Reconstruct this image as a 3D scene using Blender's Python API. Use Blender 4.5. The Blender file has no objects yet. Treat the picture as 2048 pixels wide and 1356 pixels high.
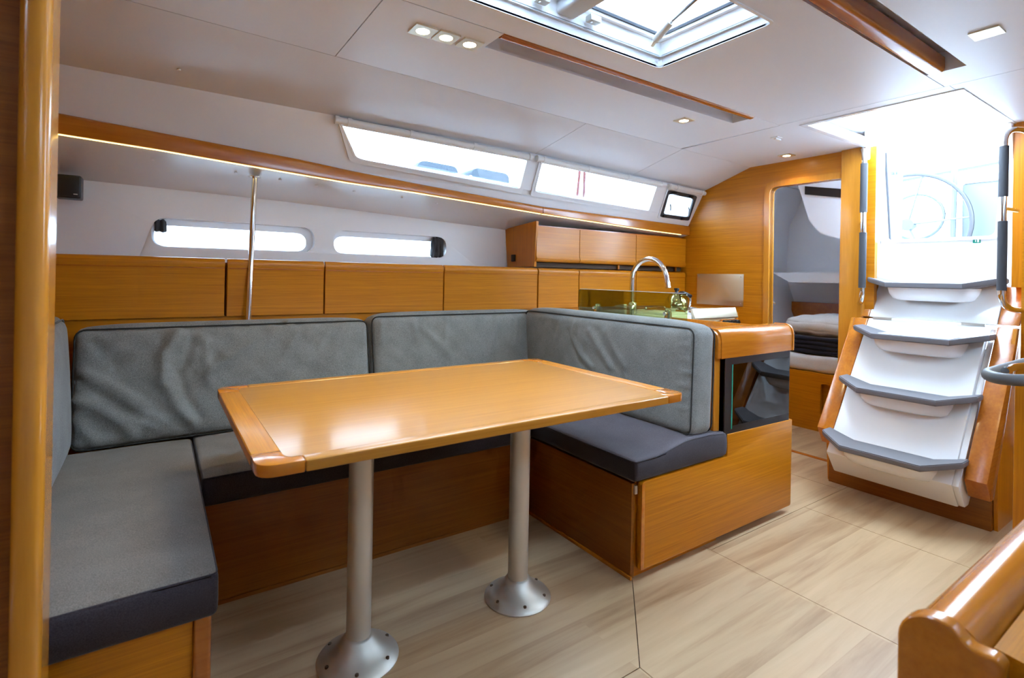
import bpy, bmesh, math, random
from mathutils import Vector, Matrix, noise
from mathutils.geometry import tessellate_polygon
random.seed(7)
SC = bpy.context.scene
COL = SC.collection
PI = math.pi

# ------------------------------------------------------------------ camera, world, exposure
YAW, ROLL = math.atan(711 / 1042.0), math.atan(0.0183)
cam_d = bpy.data.cameras.new('camera')
cam = bpy.data.objects.new('camera', cam_d)
COL.objects.link(cam)
cam.matrix_world = (Matrix.Translation((0, 0, 1.06)) @ Matrix.Rotation(-YAW, 4, 'Z')
                    @ Matrix.Rotation(PI / 2, 4, 'X') @ Matrix.Rotation(ROLL, 4, 'Z'))
cam_d.sensor_width = 36
cam_d.lens = 1042 / 2048 * 36
cam_d.shift_y = -126 / 2048
cam_d.clip_start = 0.02
cam_d.dof.use_dof = True
cam_d.dof.focus_distance = 2.1
cam_d.dof.aperture_fstop = 4.5
SC.camera = cam

world = bpy.data.worlds.new('world')
SC.world = world
world.use_nodes = True
bg = world.node_tree.nodes['Background']
bg.inputs[0].default_value = (0.72, 0.95, 1.22, 1)
bg.inputs[1].default_value = 9.5
SC.view_settings.view_transform = 'Standard'
SC.view_settings.look = 'None'
SC.view_settings.gamma = 1
SC.view_settings.exposure = 1.3
SC.view_settings.use_curve_mapping = False
SC.cycles.max_bounces = 7
SC.cycles.diffuse_bounces = 4
SC.cycles.use_adaptive_sampling = True
SC.cycles.adaptive_threshold = 0.06
SC.cycles.adaptive_min_samples = 16
SC.cycles.transparent_max_bounces = 12
SC.cycles.sample_clamp_indirect = 8
SC.cycles.use_denoising = True

# ------------------------------------------------------------------ materials
def new_mat(name):
    m = bpy.data.materials.new(name)
    m.use_nodes = True
    nt = m.node_tree
    return m, nt, nt.nodes['Principled BSDF']

def plain(name, col, rough=0.5, metal=0.0, coat=0.0, bump=0.0, bscale=300, var=0.0, spec=0.5):
    m, nt, p = new_mat(name)
    p.inputs['Base Color'].default_value = (*col, 1)
    p.inputs['Roughness'].default_value = rough
    p.inputs['Metallic'].default_value = metal
    p.inputs['Coat Weight'].default_value = coat
    p.inputs['Specular IOR Level'].default_value = spec
    tc = nt.nodes.new('ShaderNodeTexCoord')
    nz = nt.nodes.new('ShaderNodeTexNoise')
    nz.inputs['Scale'].default_value = bscale
    nz.inputs['Detail'].default_value = 3
    nt.links.new(tc.outputs['Object'], nz.inputs['Vector'])
    if var > 0:
        mx = nt.nodes.new('ShaderNodeMix'); mx.data_type = 'RGBA'
        mx.inputs['A'].default_value = (*[c * (1 - var) for c in col], 1)
        mx.inputs['B'].default_value = (*[min(1, c * (1 + var)) for c in col], 1)
        nt.links.new(nz.outputs['Fac'], mx.inputs['Factor'])
        nt.links.new(mx.outputs['Result'], p.inputs['Base Color'])
    if bump > 0:
        b = nt.nodes.new('ShaderNodeBump')
        b.inputs['Strength'].default_value = bump
        b.inputs['Distance'].default_value = 0.002
        nt.links.new(nz.outputs['Fac'], b.inputs['Height'])
        nt.links.new(b.outputs['Normal'], p.inputs['Normal'])
    return m

def wood(name, dark, light, axis='x', rough=0.36, coat=0.12, fine=95.0, long=1.8):
    m, nt, p = new_mat(name)
    tc = nt.nodes.new('ShaderNodeTexCoord')
    mp = nt.nodes.new('ShaderNodeMapping')
    s = [fine, fine, fine]; s['xyz'.index(axis)] = long
    mp.inputs['Scale'].default_value = s
    n1 = nt.nodes.new('ShaderNodeTexNoise'); n1.inputs['Scale'].default_value = 1.0
    n1.inputs['Detail'].default_value = 6; n1.inputs['Roughness'].default_value = 0.65
    mp2 = nt.nodes.new('ShaderNodeMapping')
    s2 = [fine * 4, fine * 4, fine * 4]; s2['xyz'.index(axis)] = long * 5
    mp2.inputs['Scale'].default_value = s2
    n2 = nt.nodes.new('ShaderNodeTexNoise'); n2.inputs['Scale'].default_value = 1.0; n2.inputs['Detail'].default_value = 3
    ad = nt.nodes.new('ShaderNodeMath'); ad.operation = 'MULTIPLY_ADD'
    ad.inputs[1].default_value = 0.5
    cr = nt.nodes.new('ShaderNodeValToRGB')
    cr.color_ramp.elements[0].position = 0.45; cr.color_ramp.elements[0].color = (*dark, 1)
    cr.color_ramp.elements[1].position = 1.0; cr.color_ramp.elements[1].color = (*light, 1)
    L = nt.links.new
    L(tc.outputs['Object'], mp.inputs['Vector']); L(tc.outputs['Object'], mp2.inputs['Vector'])
    L(mp.outputs['Vector'], n1.inputs['Vector']); L(mp2.outputs['Vector'], n2.inputs['Vector'])
    L(n2.outputs['Fac'], ad.inputs[0]); L(n1.outputs['Fac'], ad.inputs[2])
    L(ad.outputs[0], cr.inputs['Fac']); L(cr.outputs['Color'], p.inputs['Base Color'])
    p.inputs['Roughness'].default_value = rough
    p.inputs['Coat Weight'].default_value = coat
    p.inputs['Coat Roughness'].default_value = 0.14
    p.inputs['Specular IOR Level'].default_value = 0.35
    b = nt.nodes.new('ShaderNodeBump'); b.inputs['Strength'].default_value = 0.08; b.inputs['Distance'].default_value = 0.001
    L(ad.outputs[0], b.inputs['Height']); L(b.outputs['Normal'], p.inputs['Normal'])
    return m

def floor_mat(name):
    m, nt, p = new_mat(name)
    L = nt.links.new
    tc = nt.nodes.new('ShaderNodeTexCoord')
    # printed strips: each strip of the laminate has its own tone
    br = nt.nodes.new('ShaderNodeTexBrick')
    br.inputs['Scale'].default_value = 1.0
    br.inputs['Brick Width'].default_value = 1.9
    br.inputs['Row Height'].default_value = 0.105
    br.inputs['Mortar Size'].default_value = 0.0
    br.inputs['Color1'].default_value = (0, 0, 0, 1); br.inputs['Color2'].default_value = (1, 1, 1, 1)
    br.offset = 0.37
    L(tc.outputs['Object'], br.inputs['Vector'])
    mp = nt.nodes.new('ShaderNodeMapping'); mp.inputs['Scale'].default_value = (1.0, 11, 11)
    L(tc.outputs['Object'], mp.inputs['Vector'])
    va = nt.nodes.new('ShaderNodeVectorMath'); va.operation = 'MULTIPLY_ADD'
    va.inputs[1].default_value = (7, 5, 3)
    L(br.outputs['Color'], va.inputs[0]); L(mp.outputs['Vector'], va.inputs[2])
    n1 = nt.nodes.new('ShaderNodeTexNoise'); n1.inputs['Scale'].default_value = 1.0
    n1.inputs['Detail'].default_value = 7; n1.inputs['Roughness'].default_value = 0.6; n1.inputs['Distortion'].default_value = 0.5
    L(va.outputs[0], n1.inputs['Vector'])
    ad = nt.nodes.new('ShaderNodeMath'); ad.operation = 'MULTIPLY_ADD'; ad.inputs[1].default_value = 0.09
    L(br.outputs['Color'], ad.inputs[0]); L(n1.outputs['Fac'], ad.inputs[2])
    cr = nt.nodes.new('ShaderNodeValToRGB')
    e = cr.color_ramp.elements
    e[0].position = 0.32; e[0].color = (0.31, 0.172, 0.078, 1)
    e[1].position = 0.85; e[1].color = (0.61, 0.425, 0.245, 1)
    k = e.new(0.55); k.color = (0.49, 0.33, 0.182, 1)
    L(ad.outputs[0], cr.inputs['Fac']); L(cr.outputs['Color'], p.inputs['Base Color'])
    p.inputs['Roughness'].default_value = 0.38
    b = nt.nodes.new('ShaderNodeBump'); b.inputs['Strength'].default_value = 0.05; b.inputs['Distance'].default_value = 0.001
    L(n1.outputs['Fac'], b.inputs['Height']); L(b.outputs['Normal'], p.inputs['Normal'])
    return m

def fabric(name, c1, c2, bump=0.5):
    m, nt, p = new_mat(name)
    L = nt.links.new
    tc = nt.nodes.new('ShaderNodeTexCoord')
    n1 = nt.nodes.new('ShaderNodeTexNoise'); n1.inputs['Scale'].default_value = 420; n1.inputs['Detail'].default_value = 2
    n2 = nt.nodes.new('ShaderNodeTexNoise'); n2.inputs['Scale'].default_value = 9; n2.inputs['Detail'].default_value = 3
    L(tc.outputs['Object'], n1.inputs['Vector']); L(tc.outputs['Object'], n2.inputs['Vector'])
    ad = nt.nodes.new('ShaderNodeMath'); ad.operation = 'MULTIPLY_ADD'; ad.inputs[1].default_value = 0.4
    L(n2.outputs['Fac'], ad.inputs[0]); L(n1.outputs['Fac'], ad.inputs[2])
    cr = nt.nodes.new('ShaderNodeValToRGB')
    cr.color_ramp.elements[0].position = 0.45; cr.color_ramp.elements[0].color = (*c1, 1)
    cr.color_ramp.elements[1].position = 0.95; cr.color_ramp.elements[1].color = (*c2, 1)
    L(ad.outputs[0], cr.inputs['Fac']); L(cr.outputs['Color'], p.inputs['Base Color'])
    p.inputs['Roughness'].default_value = 0.85
    p.inputs['Sheen Weight'].default_value = 0.25
    p.inputs['Sheen Roughness'].default_value = 0.4
    p.inputs['Specular IOR Level'].default_value = 0.25
    b = nt.nodes.new('ShaderNodeBump'); b.inputs['Strength'].default_value = bump; b.inputs['Distance'].default_value = 0.001
    L(n1.outputs['Fac'], b.inputs['Height']); L(b.outputs['Normal'], p.inputs['Normal'])
    return m

def clear_glass(name, tint=(1, 1, 1), refl=0.12, rough=0.02):
    # thin sheet: transparent with a little gloss
    m = bpy.data.materials.new(name); m.use_nodes = True
    nt = m.node_tree; nt.nodes.clear()
    out = nt.nodes.new('ShaderNodeOutputMaterial')
    tr = nt.nodes.new('ShaderNodeBsdfTransparent'); tr.inputs[0].default_value = (*tint, 1)
    gl = nt.nodes.new('ShaderNodeBsdfGlossy'); gl.inputs['Roughness'].default_value = rough
    fr = nt.nodes.new('ShaderNodeFresnel'); fr.inputs[0].default_value = 1.45
    mu = nt.nodes.new('ShaderNodeMath'); mu.operation = 'MULTIPLY_ADD'; mu.inputs[1].default_value = 0.8; mu.inputs[2].default_value = refl * 0.2
    mx = nt.nodes.new('ShaderNodeMixShader')
    nt.links.new(fr.outputs[0], mu.inputs[0]); nt.links.new(mu.outputs[0], mx.inputs[0])
    nt.links.new(tr.outputs[0], mx.inputs[1]); nt.links.new(gl.outputs[0], mx.inputs[2])
    nt.links.new(mx.outputs[0], out.inputs[0])
    return m

def emit(name, col, s):
    m, nt, p = new_mat(name)
    p.inputs['Base Color'].default_value = (*col, 1)
    p.inputs['Emission Color'].default_value = (*col, 1)
    p.inputs['Emission Strength'].default_value = s
    return m

WD, WL = (0.44, 0.138, 0.002), (0.65, 0.242, 0.005)
M = {}
M['wood_x'] = wood('teak_along_boat', WD, WL, 'x')
M['wood_y'] = wood('teak_across_boat', WD, WL, 'y')
M['wood_z'] = wood('teak_upright', WD, WL, 'z')
M['wood_cap'] = wood('teak_solid_trim', (0.46, 0.135, 0.008), (0.61, 0.205, 0.015), 'x', rough=0.22, coat=0.6, fine=25)
M['wood_capz'] = wood('teak_solid_upright', (0.52, 0.19, 0.014), (0.68, 0.28, 0.025), 'z', rough=0.25, coat=0.6, fine=25)
M['wood_red'] = wood('teak_red', (0.36, 0.095, 0.012), (0.50, 0.16, 0.018), 'x', rough=0.25, coat=0.5, fine=25)
M['table_x'] = wood('table_veneer', (0.43, 0.164, 0.014), (0.57, 0.245, 0.032), 'x', rough=0.30, coat=0.4)
M['wood_base'] = wood('teak_shaded', (0.20, 0.056, 0.005), (0.32, 0.105, 0.009), 'x')  # darker copy of the teak, shade on the low panels put into the colour
M['wood_shadedy'] = wood('teak_shaded_across', (0.20, 0.056, 0.005), (0.32, 0.105, 0.009), 'y')  # same shade-darkened teak with the grain across the boat
M['floor'] = floor_mat('laminate_sole')
M['joint'] = plain('dark_joint', (0.10, 0.06, 0.035), 0.8)
M['liner'] = plain('vinyl_headliner', (0.76, 0.78, 0.83), 0.42, bump=0.12, bscale=420, var=0.02)
M['shelf'] = plain('shelf_laminate', (0.74, 0.75, 0.78), 0.3, bump=0.04, bscale=200)
M['gel'] = plain('white_gelcoat', (0.85, 0.87, 0.90), 0.22, coat=0.3)
M['hull'] = plain('white_hull_lining', (0.82, 0.84, 0.88), 0.4, bump=0.06, bscale=350)
M['step'] = plain('white_moulded_step', (0.90, 0.91, 0.92), 0.25, coat=0.3)
M['plastic'] = plain('white_plastic', (0.80, 0.80, 0.79), 0.35)
M['tread'] = plain('grey_step_tread', (0.17, 0.165, 0.18), 0.6, bump=0.2, bscale=500)
M['fab'] = fabric('grey_fabric', (0.125, 0.132, 0.128), (0.32, 0.33, 0.315))
M['seat'] = fabric('taupe_seat_fabric', (0.125, 0.108, 0.088), (0.26, 0.228, 0.19), 0.3)
M['seat_dark'] = fabric('aubergine_seat_fabric', (0.062, 0.052, 0.060), (0.135, 0.118, 0.132), 0.3)
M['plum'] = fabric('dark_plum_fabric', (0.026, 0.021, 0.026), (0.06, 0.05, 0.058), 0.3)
M['pipe'] = fabric('dark_piping', (0.02, 0.022, 0.022), (0.045, 0.047, 0.045), 0.2)
M['alu'] = plain('satin_aluminium', (0.66, 0.64, 0.58), 0.50, metal=0.85, bump=0.05, bscale=900)
M['chrome'] = plain('polished_steel', (0.78, 0.78, 0.78), 0.10, metal=1.0)
M['steel'] = plain('brushed_steel', (0.76, 0.70, 0.54), 0.42, metal=1.0, bump=0.03, bscale=700)
M['black'] = plain('black_plastic', (0.012, 0.012, 0.014), 0.35)
M['rubber'] = plain('black_grip', (0.05, 0.052, 0.06), 0.65, bump=0.2, bscale=500)
M['grey_rub'] = plain('grey_padded_cover', (0.11, 0.115, 0.12), 0.5)
M['navy'] = fabric('navy_blanket', (0.006, 0.007, 0.016), (0.018, 0.02, 0.04), 0.4)
M['linen'] = fabric('white_linen', (0.50, 0.48, 0.46), (0.72, 0.70, 0.68), 0.3)
M['smoke'] = clear_glass('smoked_glass', (0.10, 0.105, 0.11), 0.3)
M['glass'] = clear_glass('window_glass', (0.93, 0.96, 0.97), 0.1)
M['green_glass'] = clear_glass('green_tinted_glass', (0.74, 0.80, 0.50), 0.3)
M['glass_edge'] = plain('green_glass_edge', (0.02, 0.32, 0.22), 0.15)
M['acrylic'] = clear_glass('clear_acrylic', (0.86, 0.89, 0.93), 0.2)
M['counter'] = plain('white_worktop', (0.82, 0.82, 0.82), 0.3)
M['led'] = emit('warm_led', (1.0, 0.72, 0.20), 2.0)
M['lamp'] = emit('warm_lamp', (1.0, 0.86, 0.58), 22.0)
M['red_rope'] = plain('red_rope', (0.05, 0.0012, 0.002), 0.8, bump=0.6, bscale=300, var=0.4)
M['cover'] = plain('blue_grey_canvas', (0.014, 0.020, 0.028), 0.9, bump=0.3, bscale=60)
M['pale'] = plain('pale_grey_paint', (0.60, 0.63, 0.64), 0.5)
M['dark_paint'] = plain('dark_grey_green_paint', (0.045, 0.055, 0.055), 0.5)
M['water'] = plain('harbour_water', (0.05, 0.075, 0.08), 0.15, bump=0.4, bscale=3)
M['red'] = plain('red_paint', (0.6, 0.03, 0.02), 0.4)
M['teal'] = plain('green_sign', (0.0, 0.25, 0.16), 0.4)
M['dark_cloth'] = plain('dark_curtain_cloth', (0.035, 0.037, 0.042), 0.7, bump=0.4, bscale=60)

# ------------------------------------------------------------------ mesh helpers
def box(x0, x1, y0, y1, z0, z1, b=0.0, seg=2):
    bm = bmesh.new()
    bmesh.ops.create_cube(bm, size=1)
    for v in bm.verts:
        v.co = Vector(((x0 + x1) / 2 + v.co.x * (x1 - x0), (y0 + y1) / 2 + v.co.y * (y1 - y0), (z0 + z1) / 2 + v.co.z * (z1 - z0)))
    if b:
        bmesh.ops.bevel(bm, geom=bm.edges[:], offset=b, segments=seg, profile=0.6, affect='EDGES')
    return bm

AX = {'x': lambda u, v, w: (w, u, v), 'y': lambda u, v, w: (u, w, v), 'z': lambda u, v, w: (u, v, w)}

def prism(axis, pts, a0, a1, b=0.0, seg=2):
    """polygon (u,v) swept along an axis: x -> (y,z), y -> (x,z), z -> (x,y)"""
    f = AX[axis]
    bm = bmesh.new()
    lo = [bm.verts.new(f(u, v, a0)) for u, v in pts]
    hi = [bm.verts.new(f(u, v, a1)) for u, v in pts]
    n = len(pts)
    bm.faces.new(lo); bm.faces.new(hi)
    for i in range(n):
        bm.faces.new((lo[i], lo[(i + 1) % n], hi[(i + 1) % n], hi[i]))
    bmesh.ops.recalc_face_normals(bm, faces=bm.faces[:])
    if b:
        ed = [e for e in bm.edges if e.calc_face_angle(0) > 0.6]
        bmesh.ops.bevel(bm, geom=ed, offset=b, segments=seg, profile=0.6, affect='EDGES')
    return bm

def rnd(pts, r, n=5):
    """round the corners of a 2D polygon; r is a number or a list"""
    out = []
    m = len(pts)
    for i in range(m):
        p = Vector(pts[i]); a = Vector(pts[i - 1]); c = Vector(pts[(i + 1) % m])
        ri = r[i] if isinstance(r, (list, tuple)) else r
        if ri <= 0:
            out.append((p.x, p.y)); continue
        d1 = (a - p); d2 = (c - p)
        k1 = min(ri, d1.length * 0.48); k2 = min(ri, d2.length * 0.48)
        s = p + d1.normalized() * k1; e = p + d2.normalized() * k2
        for j in range(n + 1):
            t = j / n
            q = s * (1 - t) ** 2 + p * 2 * t * (1 - t) + e * t * t
            out.append((q.x, q.y))
    return out

def holed(outer, holes, fmap, t):
    """plate with holes; fmap(u,v,w) -> xyz, w in {0,t}"""
    loops = [outer] + holes
    vec = [[Vector((u, v, 0)) for u, v in lp] for lp in loops]
    tris = tessellate_polygon(vec)
    flat = [p for lp in loops for p in lp]
    bm = bmesh.new()
    lo = [bm.verts.new(fmap(u, v, 0)) for u, v in flat]
    hi = [bm.verts.new(fmap(u, v, t)) for u, v in flat]
    for a, b_, c in tris:
        for s in (lo, hi):
            try: bm.faces.new((s[a], s[b_], s[c]))
            except ValueError: pass
    k = 0
    for lp in loops:
        n = len(lp)
        for i in range(n):
            a, b_ = k + i, k + (i + 1) % n
            try: bm.faces.new((lo[a], lo[b_], hi[b_], hi[a]))
            except ValueError: pass
        k += n
    bmesh.ops.recalc_face_normals(bm, faces=bm.faces[:])
    bm.faces.layers.int.new('flat')
    return bm

def ring(inner, outer, fmap, t):
    return holed(outer, [inner], fmap, t)

def offs(pts, d):
    """outward offset of a convex-ish polygon about its centroid edges"""
    n = len(pts)
    area = sum(pts[i][0] * pts[(i + 1) % n][1] - pts[(i + 1) % n][0] * pts[i][1] for i in range(n))
    sg = 1 if area > 0 else -1
    out = []
    for i in range(n):
        p = Vector(pts[i]); a = Vector(pts[i - 1]); c = Vector(pts[(i + 1) % n])
        d1 = (p - a); d2 = (c - p)
        if d1.length < 1e-9: d1 = d2
        if d2.length < 1e-9: d2 = d1
        n1 = Vector((d1.y, -d1.x)).normalized() * sg; n2 = Vector((d2.y, -d2.x)).normalized() * sg
        nn = (n1 + n2)
        nn = nn.normalized() if nn.length > 1e-6 else n1
        k = d / max(0.35, nn.dot(n1))
        out.append((p.x + nn.x * k, p.y + nn.y * k))
    return out

def tube(pts, r, n=10, closed=False, cap=True):
    bm = bmesh.new()
    P = [Vector(p) for p in pts]
    m = len(P)
    rings = []
    prev = None
    for i in range(m):
        if closed: t = P[(i + 1) % m] - P[i - 1]
        else: t = P[min(i + 1, m - 1)] - P[max(i - 1, 0)]
        t.normalize()
        if prev is None:
            ref = Vector((0, 0, 1)) if abs(t.z) < 0.9 else Vector((1, 0, 0))
            s = t.cross(ref).normalized()
        else:
            s = (prev - t * prev.dot(t)).normalized()
        prev = s
        u = t.cross(s)
        rr = r[i] if isinstance(r, (list, tuple)) else r
        rings.append([bm.verts.new(P[i] + s * rr * math.cos(2 * PI * k / n) + u * rr * math.sin(2 * PI * k / n)) for k in range(n)])
    for i in range(m if closed else m - 1):
        a, b_ = rings[i], rings[(i + 1) % m]
        for k in range(n):
            bm.faces.new((a[k], a[(k + 1) % n], b_[(k + 1) % n], b_[k]))
    if cap and not closed:
        bm.faces.new(rings[0][::-1]); bm.faces.new(rings[-1])
    bmesh.ops.recalc_face_normals(bm, faces=bm.faces[:])
    return bm

def lathe(prof, c, n=32, axis='z'):
    bm = bmesh.new()
    rows = []
    for r, h in prof:
        row = []
        for k in range(n):
            a = 2 * PI * k / n
            x, y = r * math.cos(a), r * math.sin(a)
            p = {'z': (x, y, h), 'y': (x, h, y), 'x': (h, x, y)}[axis]
            row.append(bm.verts.new((c[0] + p[0], c[1] + p[1], c[2] + p[2])))
        rows.append(row)
    for i in range(len(rows) - 1):
        for k in range(n):
            bm.faces.new((rows[i][k], rows[i][(k + 1) % n], rows[i + 1][(k + 1) % n], rows[i + 1][k]))
    bm.faces.new(rows[0]); bm.faces.new(rows[-1])
    bmesh.ops.recalc_face_normals(bm, faces=bm.faces[:])
    return bm

def sweep(prof_at, xs):
    """closed profile polygon as a function of x, lofted along x: prof_at(x) -> [(y,z)...]"""
    bm = bmesh.new()
    rows = [[bm.verts.new((x, y, z)) for y, z in prof_at(x)] for x in xs]
    n = len(rows[0])
    for i in range(len(rows) - 1):
        for k in range(n):
            bm.faces.new((rows[i][k], rows[i][(k + 1) % n], rows[i + 1][(k + 1) % n], rows[i + 1][k]))
    bm.faces.new(rows[0]); bm.faces.new(rows[-1])
    bmesh.ops.recalc_face_normals(bm, faces=bm.faces[:])
    return bm

def join(*bms):
    out = bmesh.new()
    for b in bms:
        me = bpy.data.meshes.new('tmp'); b.to_mesh(me); b.free()
        out.from_mesh(me); bpy.data.meshes.remove(me)
    return out

def xf(bm, mat):
    bmesh.ops.transform(bm, matrix=mat, verts=bm.verts[:]); return bm

def bez(p0, p1, p2, n=8):
    p0, p1, p2 = Vector(p0), Vector(p1), Vector(p2)
    return [p0 * (1 - t) ** 2 + p1 * 2 * t * (1 - t) + p2 * t * t for t in [i / n for i in range(n + 1)]]

ROOT = {}
def obj(name, bm, mat, parent=None, label=None, cat=None, group=None, kind=None, smooth=35):
    me = bpy.data.meshes.new(name)
    if parent is None:
        xs = [v.co.x for v in bm.verts]; ys = [v.co.y for v in bm.verts]; zs = [v.co.z for v in bm.verts]
        off = Vector(((min(xs) + max(xs)) / 2, (min(ys) + max(ys)) / 2, min(zs)))
    else:
        off = ROOT[parent.name]
    if bm.faces.layers.int.get('flat'): smooth = 12
    bmesh.ops.translate(bm, verts=bm.verts[:], vec=-off)
    bm.to_mesh(me); bm.free()
    for p in me.polygons: p.use_smooth = True
    me.set_sharp_from_angle(angle=math.radians(smooth))
    me.materials.append(M[mat])
    o = bpy.data.objects.new(name, me)
    COL.objects.link(o)
    if parent is None: o.location = off
    else: o.parent = parent
    ROOT[o.name] = off
    tag(o, label, cat, group, kind)
    return o

def tag(o, label=None, cat=None, group=None, kind=None):
    if label: o['label'] = label
    if cat: o['category'] = cat
    if group: o['group'] = group
    if kind: o['kind'] = kind

def thing(name, loc, label, cat, group=None, kind=None):
    o = bpy.data.objects.new(name, None)
    o.empty_display_size = 0.05
    COL.objects.link(o)
    o.location = loc
    ROOT[o.name] = Vector(loc)
    tag(o, label, cat, group, kind)
    return o

def lerp(x, xs, ys):
    if x <= xs[0]: return ys[0]
    for i in range(len(xs) - 1):
        if x <= xs[i + 1]:
            t = (x - xs[i]) / (xs[i + 1] - xs[i]); return ys[i] * (1 - t) + ys[i + 1] * t
    return ys[-1]

def rbox(h, r, n=(24, 24, 6), disp=None):
    """rounded box of half sizes h centred on 0; disp(p, nrm) -> offset along the normal"""
    bm = bmesh.new()
    vs = {}
    def vert(p):
        key = tuple(round(c, 5) for c in p)
        if key not in vs:
            P = Vector(p)
            q = Vector([max(-(h[i] - r), min(h[i] - r, P[i])) for i in range(3)])
            d = P - q
            nrm = d.normalized() if d.length > 1e-9 else Vector((0, 0, 1))
            s = q + nrm * r
            if disp: s = s + nrm * disp(P, nrm)
            vs[key] = bm.verts.new(s)
        return vs[key]
    def cuts(a, k):
        inner = [-(h[a] - r) + 2 * (h[a] - r) * i / k for i in range(k + 1)]
        e = [r * (1 - math.cos(t)) for t in ()]
        edge = [-h[a], -h[a] + 0.25 * r, -h[a] + 0.55 * r]
        return edge + inner + [-x for x in reversed(edge)]
    for a in range(3):
        b_, c = (a + 1) % 3, (a + 2) % 3
        B, Cc = cuts(b_, n[b_]), cuts(c, n[c])
        for s in (-1, 1):
            for i in range(len(B) - 1):
                for j in range(len(Cc) - 1):
                    q = []
                    for (ii, jj) in ((i, j), (i + 1, j), (i + 1, j + 1), (i, j + 1)):
                        p = [0, 0, 0]; p[a] = s * h[a]; p[b_] = B[ii]; p[c] = Cc[jj]
                        q.append(vert(p))
                    try: bm.faces.new(q)
                    except ValueError: pass
    bmesh.ops.recalc_face_normals(bm, faces=bm.faces[:])
    return bm

# ------------------------------------------------------------------ hull and roof lines (boat x = aft, y = outboard)
XS = [-1.3, -.3, .6, 1.76, 3.29, 3.6]; ZT = [1.756, 1.755, 1.753, 1.744, 1.705, 1.70]
XB = [-1.3, -.3, .53, .75, 1.2, 1.9, 2.88, 3.29, 3.6]; ZB = [1.65, 1.613, 1.562, 1.542, 1.512, 1.475, 1.46, 1.453, 1.45]
zt = lambda x: lerp(x, XS, ZT)
zb = lambda x: lerp(x, XB, ZB)
zled = lambda x: lerp(x, [-1.3, -.3, 0, .35, .53, .75, 1.07, 1.63, 1.91, 2.88, 3.29], [1.575, 1.539, 1.527, 1.506, 1.496, 1.484, 1.474, 1.446, 1.431, 1.394, 1.384])
zwal = lambda x: lerp(x, [-1.3, -.28, .6, 1.87, 3.29], [1.45, 1.43, 1.414, 1.357, 1.31])
yseam = lambda x: lerp(x, [-1.3, -.11, .52, 1.72, 3.29], [1.80, 1.838, 1.87, 1.925, 2.0])
ZC = 1.82
MIR = 1.03                      # the boat's middle line

# ------------------------------------------------------------------ floor
fl = obj('floor', box(-1.3, 4.9, -1.0, 3.2, -0.10, -0.012), 'joint', label='cabin sole under the pale laminate floor panels', cat='floor', kind='structure')
G = 0.0014
panels = [
    [(-1.25, .965 + G), (1.103, .965 + G), (1.395, 1.262), (1.395, 1.9), (-1.25, 1.9)],
    [(-1.25, -.95), (1.104 - G, -.95), (1.104 - G, .965 - G), (-1.25, .965 - G)],
    [(1.104 + G, -.95), (1.812 - G, -.95), (1.812 - G, 1.45), (1.397 + G, 1.45), (1.397 + G, 1.262), (1.104 + G, .965)],
    [(1.812 + G, -.95), (2.53 - G, -.95), (2.53 - G, 1.237 - G), (1.812 + G, 1.237 - G)],
    [(2.53 + G, -.95), (3.28, -.95), (3.28, 1.237 - G), (2.53 + G, 1.237 - G)],
    [(1.812 + G, 1.237 + G), (2.90 - G, 1.237 + G), (2.90 - G, 2.5), (1.812 + G, 2.5)],
    [(2.90 + G, 1.237 + G), (3.28, 1.237 + G), (3.28, 2.5), (2.90 + G, 2.5)],
    [(3.30, 1.2), (4.8, 1.2), (4.8, 3.0), (3.30, 3.0)],
]
for p in panels:
    obj('floor_panel', prism('z', p, -0.012, 0.0), 'floor', fl)
obj('threshold_strip', prism('z', [(3.276, 1.30), (3.302, 1.30), (3.302, 2.0), (3.276, 2.0)], -0.004, 0.006, 0.002), 'wood_red', fl)

# ------------------------------------------------------------------ ceiling
ce = obj('ceiling', holed([(-1.3, -.5), (3.75, -.5), (3.75, 2.45), (-1.3, 2.45)],
                          [[(.016, .838), (1.488, .838), (1.488, 1.261), (.016, 1.261)], [(-1.0, -.05), (-.55, -.05), (-.55, .35), (-1.0, .35)], [(2.60, .715), (3.70, .715), (3.70, 1.285), (2.60, 1.285)]],  # second hole: unseen skylight, added to light the near post
                          lambda u, v, w: (u, v, 1.905 + w), 0.03), 'liner', label='pale headliner of flat panels under the cabin roof', cat='ceiling', kind='structure')
def cpanel(outer, holes=()):
    obj('ceiling_panel', holed(outer, list(holes), lambda u, v, w: (u, v, ZC + w), 0.012), 'liner', ce)
G2 = 0.0016
def seam_pts(x0, x1, d=0):
    xs = [x0] + [x for x in (-.11, .52, 1.72) if x0 < x < x1] + [x1]
    return [(x, yseam(x) - G2) for x in reversed(xs)]
cpanel([(-1.3, .729), (2.50 - G2, .729), (2.50 - G2, 1.373 - G2), (-1.3, 1.373 - G2)], [[(.016, .838), (1.488, .838), (1.488, 1.261), (.016, 1.261)]])
cpanel([(-1.3, 1.373 + G2), (.507 - G2, 1.373 + G2)] + seam_pts(-1.3, .507 - G2))
cpanel([(.507 + G2, 1.373 + G2), (.89, 1.373 + G2), (.89, 1.492), (2.295, 1.492), (2.295, 1.373 + G2), (2.51 - G2, 1.373 + G2), (2.51 - G2, 1.9)] + seam_pts(.507 + G2, 2.51 - G2))
cpanel([(-1.3, -.40), (2.50 - G2, -.40), (2.50 - G2, .726), (2.313, .726), (2.313, .612), (.2, .612), (.2, .726), (-1.3, .726)], [[(-1.0, -.05), (-.55, -.05), (-.55, .35), (-1.0, .35)]])  # hole below the added forward skylight
cpanel([(2.50 + G2, .713), (2.60, .713), (2.60, 1.285), (3.30, 1.30), (3.30, yseam(3.3))] + [(2.53, yseam(2.53) - G2), (2.51 + G2, 1.373 + G2), (2.50 + G2, 1.373)])
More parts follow.
